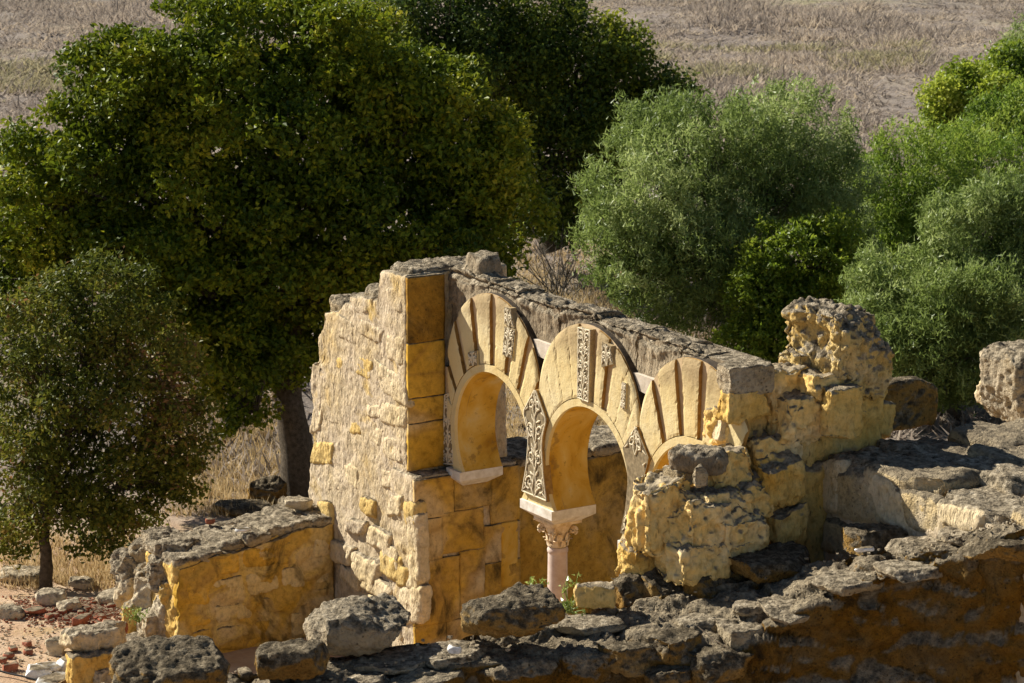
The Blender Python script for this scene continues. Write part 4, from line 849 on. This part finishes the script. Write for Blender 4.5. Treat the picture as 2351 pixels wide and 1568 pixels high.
# ------------------------------------------------------------------ foreground wall
fw = thing('foreground_wall', 'long dark shaded wall with lichen crusted broken top across the foreground', 'wall', W(6.8, -2, GZ))
FAR = [(150, 1590, 2.1), (500, 1545, 2.15), (800, 1500, 2.2), (1100, 1462, 2.2), (1400, 1392, 2.2), (1650, 1335, 2.45), (1860, 1292, 2.65), (2100, 1262, 3.05), (2260, 1222, 3.3), (2420, 1175, 3.5)]
NEAR = [(150, 1700, 2.05), (500, 1650, 2.05), (800, 1590, 2.1), (1100, 1522, 2.15), (1400, 1520, 2.05), (1690, 1492, 2.1), (1830, 1390, 2.55), (2100, 1292, 3.0), (2260, 1245, 3.3), (2420, 1190, 3.6)]
def fore():
    fa = A([at_z(*q) for q in FAR]); ne = A([at_z(*q) for q in NEAR]); t0 = np.linspace(0, 1, len(fa)); n = 420; t = np.linspace(0, 1, n)
    ip = lambda P: np.column_stack([np.interp(t, t0, P[:, k]) for k in range(3)])
    fa, ne = ip(fa), ip(ne); rows = []
    for z in np.linspace(0, 1, 12): q = fa.copy(); q[:, 2] = GZ*(1-z)+fa[:, 2]*z; rows.append(q)
    for w in np.linspace(0, 1, 34)[1:]: q = fa*(1-w)+ne*w; q[:, 2] += .05*math.sin(w*math.pi); rows.append(q)
    out = dS*1.0
    for z in np.linspace(0, 1, 70)[1:]:
        q = ne.copy(); dz = (ne[:, 2]-GZ)*z; q = q + out*(.02+.10*z)*1.0; q[:, 2] = ne[:, 2]-dz; rows.append(q)
    P = np.stack(rows, 1); V = P.reshape(-1, 3); F = grid_faces(n, len(rows))
    N = vnormals(V, F); 
    if (N[:, 2].mean()) < 0: F = F[:, ::-1]
    N = vnormals(V, F); st = fbm(V*A([.9, .9, 5.]), 4, 91); vert = (1-np.abs(N[:, 2])).clip(0, 1)
    V = V + N*((.09*st+.06*np.clip(st*4, -1, 1)*.5)*vert)[:, None]; f1, f2 = worley(V*A([1.1, 1.1, 1.9]), 93); V = V - N*(.10*np.clip(.16-(f2-f1), 0, 1)/.16)[:, None]
    V = rough(V, F, .08, .6, 71, streak=.01, pits=.045, amp2=.045)
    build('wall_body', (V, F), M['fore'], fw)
fore()
def on_top(u, v, w, h, z, mat, seed, parent=None, name='stone', depth=.8, yaw=0., amp=.10, boxy=.5, fac=7, tilt=(0, 0), pits=.03, lift=.0, res=.026):
    p = at_z(u, v, z); k = np.linalg.norm(p-cC)/FPX; wm = w*k; dm = wm*depth; hm = max(.04, (h*k-dm*.22)/math.cos(TH+.05)); p = p+A([0, 0, lift])
    return boulder(p, (wm, dm, hm), yaw, seed, res, amp, fac, boxy, tilt, pits)
EM = [(1545, 1352, 150, 120, 2.30, 'dark'), (1640, 1328, 190, 90, 2.42, 'dark'), (1765, 1292, 230, 84, 2.62, 'dark'), (1452, 1355, 95, 86, 2.3, 'dark'), (2000, 1236, 160, 76, 2.95, 'dark'), (2112, 1256, 150, 50, 3.0, 'grey'), (2235, 1222, 200, 52, 3.2, 'grey'), (2320, 1250, 230, 84, 3.25, 'dark'), (2110, 1300, 200, 56, 2.95, 'grey'),
      (1545, 1485, 150, 100, 2.1, 'dark'), (1440, 1512, 130, 90, 2.05, 'dark'), (1650, 1525, 150, 100, 1.98, 'dark'), (1540, 1550, 140, 70, 1.9, 'dark'), (1720, 1450, 150, 70, 2.2, 'grey'), (1830, 1392, 200, 60, 2.45, 'grey'), (1960, 1330, 190, 56, 2.75, 'grey'), (1610, 1432, 120, 50, 2.22, 'grey'), (1730, 1392, 120, 40, 2.4, 'grey'),
      (900, 1518, 200, 50, 2.16, 'grey'), (1040, 1500, 180, 54, 2.17, 'grey'), (740, 1552, 170, 50, 2.12, 'grey'), (1345, 1432, 170, 50, 2.2, 'grey'), (1190, 1532, 230, 96, 2.0, 'fore'), (1340, 1532, 120, 92, 2.0, 'fore'), (980, 1560, 200, 66, 2.05, 'fore'), (840, 1572, 120, 56, 2.08, 'grey')]
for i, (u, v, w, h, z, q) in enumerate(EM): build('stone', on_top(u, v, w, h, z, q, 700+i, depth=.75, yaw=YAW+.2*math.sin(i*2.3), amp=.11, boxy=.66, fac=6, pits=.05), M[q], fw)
rg = np.random.default_rng(12)                             # small debris lying in the top of the wall
mb = MB()
for i in range(260):
    t = rg.uniform(); k = t*(len(FAR)-1); i0 = min(int(k), len(FAR)-2); f = k-i0; w = rg.uniform(.05, .95)
    q = (A(FAR[i0])*(1-f)+A(FAR[i0+1])*f)*(1-w)+(A(NEAR[i0])*(1-f)+A(NEAR[i0+1])*f)*w; p = at_z(*q); r = rg.uniform(.012, .035)
    V, F = cube_grid(1, 1, 1); V = V/np.maximum(np.linalg.norm(V, axis=1, keepdims=True), .1)*A([r, r*rg.uniform(.6, 1), r*.6])*(1+rg.uniform(-.25, .25, (len(V), 1))); mb.add(rot2(V, rg.uniform(0, 6))+p+A([0, 0, .05+rg.uniform(0, .05)]), F)
build('debris', mb, M['grey'], fw, None, False, 'stuff')

# ------------------------------------------------------------------ loose stones, each a thing
def loose(name, label, cat, geo, mat, group=None): return tag(build(name, geo, M[mat]), label, cat, group)
loose('boulder', 'large pale grey boulder sunlit on its left, on the foreground wall', 'boulder', on_top(820, 1432, 245, 150, 2.45, 'grey', 801, depth=.85, yaw=.3, amp=.09, boxy=.46, fac=6, pits=.04), 'grey')
loose('boulder', 'dark squarish boulder centred on the foreground wall below the column', 'boulder', on_top(1174, 1412, 236, 142, 2.5, 'dark', 802, depth=.8, yaw=.35, amp=.10, boxy=.46, fac=6, pits=.04), 'dark')
loose('boulder', 'small round dark boulder between the pale boulder and the bottom left rock', 'boulder', on_top(670, 1510, 172, 108, 2.4, 'dark', 803, depth=.85, amp=.09, boxy=.45, pits=.05), 'dark')
loose('boulder', 'black topped broad boulder at the bottom edge in front of the low wall', 'boulder', on_top(383, 1545, 268, 170, 2.35, 'dark', 804, depth=.8, yaw=.2, amp=.09, boxy=.46, pits=.04), 'dark')
loose('boulder', 'small golden boulder on the foreground wall right of the column', 'boulder', on_top(1366, 1362, 98, 70, 2.4, 'gold', 805, depth=.8, amp=.1, boxy=.6), 'gold')
loose('stone_block', 'grey squarish block resting on the coping above the left arch', 'stone', rblock(on_a(1110, 616, .42), (.42, .42, .38), S_ANG+.2, .025, .08, .03, .3, 811, 4, 0, .02), 'coping')
loose('stone', 'long grey rock lying against the third arch on the golden wall end', 'stone', rblock(on_a(1604, 1056, -.55), (.62, .34, .28), S_ANG+.75, .025, .11, .04, .3, 812, 5, 0, .03), 'coping')
loose('stone', 'small ochre stone propped under the long grey rock', 'stone', boulder(on_a(1606, 1092, -.72), (.16, .16, .26), .3, 813), 'grey')
loose('stone', 'pale lump of stone at the far end of the low wall top', 'stone', on_top(685, 1155, 66, 36, 1.15, 'palest', 814), 'palest')
loose('marble_fragment', 'flat white marble chip on the low wall top', 'fragment', on_top(558, 1216, 40, 12, 1.02, 'white', 815, depth=.6, amp=.05), 'white')
loose('potsherd', 'curved brown potsherd on the back edge of the low wall', 'potsherd', on_top(482, 1196, 24, 18, .98, 'ochre', 816, depth=.7, boxy=.2, fac=1), 'brick')
loose('potsherd', 'flat dark potsherd beside the white chip on the low wall', 'potsherd', on_top(530, 1200, 32, 10, 1.0, 'palest', 817, depth=.5), 'palest')
loose('marble_fragment', 'white marble sliver on the foreground wall near the right edge', 'fragment', on_top(1985, 1278, 52, 14, 3.0, 'white', 818, depth=.4, yaw=.3, lift=.08), 'white')
loose('stone', 'little blue grey pebble on the foreground wall left of the dark boulder', 'stone', on_top(1044, 1490, 34, 26, 2.32, 'grey', 819), 'white')
loose('stone', 'dark broken stone in the shade at the foot of the big tree', 'stone', on_top(612, 1130, 90, 86, -1.1, 'dark', 820, depth=.7), 'dark')
loose('stone', 'low dark stone in front of the trunk of the big tree', 'stone', on_top(560, 1165, 150, 40, -1.2, 'dark', 821, depth=.7), 'dark')
# bottom left: pillar stump, white pieces, pale stones, brick
ps = thing('stone_stump', 'stump of pale ashlar blocks with a sunlit left end below the low wall', 'stone', at_z(215, 1560, GZ))
for i, (u, v, w, h, z, q) in enumerate([(210, 1466, 140, 52, .05, 'patchp'), (215, 1530, 135, 80, -.25, 'ochre'), (238, 1550, 95, 46, -.35, 'palest'), (262, 1460, 60, 90, -.1, 'palest')]):
    p = at_z(u, v, z); k = np.linalg.norm(p-cC)/FPX; V, F = rblock(p, (w*k*.5, w*k*.9, h*k), S_ANG+.12*math.sin(i*4), .022, .06, .06, .3, 830+i, 5, .02, .03); build('block', (V, F), M[q], ps)
GS = [('stone', 'rounded pale stone left of the ashlar stump', 128, 1490, 52, 60, 'palest'), ('stone', 'pale pointed stone below the thin tree trunk', 118, 1378, 72, 54, 'palest'), ('stone', 'small grey pointed stone beside the pale pointed one', 160, 1392, 62, 40, 'palest'),
      ('stone', 'pinkish long stone at the left edge above the red rubble', 25, 1408, 66, 40, 'palest'), ('stone', 'squared pale block in dry grass right of the thin trunk', 190, 1340, 66, 36, 'palest'), ('stone', 'long pale block behind the thin trunk at the left edge', 45, 1322, 110, 44, 'palest'),
      ('stone', 'flat sunlit pale rock among gravel near the low wall', 270, 1372, 110, 40, 'palest'), ('stone', 'small pale rock at the broken end of the low wall', 300, 1345, 60, 28, 'palest')]
for i, (n_, l, u, v, w, h, q) in enumerate(GS): loose(n_, l, 'stone', on_top(u, v, w, h, gp(u, v+h*.3)[2]+.05, q, 850+i, depth=.8, lift=.02), q)
WS = [('white squared marble piece at the bottom left corner', 90, 1545, 60, 32), ('thin white marble slab lying among white pieces', 120, 1535, 66, 26), ('white marble lump leaning on the ashlar stump', 150, 1532, 46, 50), ('white marble piece cut by the bottom edge of the view', 120, 1562, 80, 22)]
for i, (l, u, v, w, h) in enumerate(WS): loose('marble_fragment', l, 'fragment', on_top(u, v, w, h, GZ+.06, 'white', 870+i, depth=.8, yaw=.5*i, amp=.04, boxy=.8, fac=4, lift=.02), 'white')
BR = [('brick', 'large red brick leaning on top of the ashlar stump', 264, 1442, 60, 34, -.05), ('brick', 'square red brick lying alone at the bottom left', 24, 1535, 36, 26, GZ+.05), ('brick', 'flat red brick beside the pinkish long stone', 80, 1405, 50, 18, GZ+.04), ('brick', 'orange brick piece at the near edge of the red rubble', 186, 1428, 38, 26, GZ+.05)]
for i, (n_, l, u, v, w, h, z) in enumerate(BR): loose(n_, l, 'brick', on_top(u, v, w, h, z, 'brick', 880+i, depth=.7, yaw=.4*i, amp=.04, boxy=.85, fac=3, lift=.02), 'brick')
for i in range(22):
    u, v = rg.normal(185, 62), rg.normal(1404, 15); w = rg.uniform(12, 24)
    loose('brick', 'broken red brick in the scatter of red rubble', 'brick', on_top(u, v, w, w*.65, GZ+.05, 'brick', 900+i, depth=.8, yaw=rg.uniform(0, 3), amp=.08, boxy=.7, fac=4, res=.03), 'brick', 'broken bricks scattered on the ground')
for i, (u, v) in enumerate([(64, 1497), (20, 1505), (30, 1490), (6, 1516), (64, 1478)]):
    loose('brick', 'small red brick bit lying on bare ground at the left edge', 'brick', on_top(u, v, 24, 16, GZ+.05, 'brick', 940+i, depth=.8, yaw=i, boxy=.7, res=.03), 'brick', 'red bits at the left edge')
def scatter(name, mat, n, fu, seed, r0, r1):
    rg = np.random.default_rng(seed); mb = MB()
    for i in range(n):
        u, v = fu(rg); p = at_z(u, v, GZ); p[2] = ghp(p[0], p[1])+.02; r = rg.uniform(r0, r1); V, F = cube_grid(1, 1, 1); V = V/np.linalg.norm(V, axis=1, keepdims=True)*A([r, r*rg.uniform(.6, 1), r*.7])*(1+rg.uniform(-.3, .3, (len(V), 3))); mb.add(rot2(V, rg.uniform(0, 6))+p, F)
    tag(build(name, mb, M[mat], None, (0, 0, 0), False), kind='stuff')
scatter('brick_rubble', 'brick', 1700, lambda r: (r.normal(180, 75), r.normal(1402, 19)), 51, .010, .034)
scatter('gravel', 'palest', 700, lambda r: (r.uniform(-40, 300), r.uniform(1330, 1560)), 52, .008, .028)
scatter('gravel', 'palest', 160, lambda r: (r.uniform(480, 700), r.uniform(1120, 1190)), 53, .01, .06)
p0, p1 = at_z(-40, 1548, GZ), at_z(110, 1578, GZ); mb = MB(); mb.add(*tube(wig(p0+A([0, 0, .10]), p1+A([0, 0, .06]), 20, .004, rg), .012, 6)); tag(build('cable', mb, M['cable']), 'thin black cable on the ground at the bottom left corner', 'cable')
p = at_z(1602, 1438, 2.38); mb = MB(); mb.add(*tube(A([p, p+A([.12, -.02, -.10]), p+A([.16, -.05, -.16])]), .006, 5)); mb.add(*tube(A([p+A([.13, -.02, -.11]), p+A([.30, -.08, -.20])]), .006, 5))
tag(build('twig', mb, M['straw']), 'pale forked dry twig on the dark stones of the foreground wall', 'twig')
weed('weed', 'tall thin weed with green head beside the pink column', at_z(1302, 1400, 2.2)*1., .42, 3, 3, spread=.25)
weed('weed', 'short flowering weed left of the pink column behind the boulder', at_z(1232, 1372, 2.2), .26, 4, 5, spread=.4)
weed('weed', 'low green weed tuft at the foot of the golden boulder', at_z(1300, 1408, 2.2), .14, 9, 6, spread=1.2, head=False)
weed('weed', 'small green weed growing from the broken end of the low wall', at_z(330, 1405, -.1)+A([0, -.45, 0]), .22, 8, 7, spread=.9, head=False)
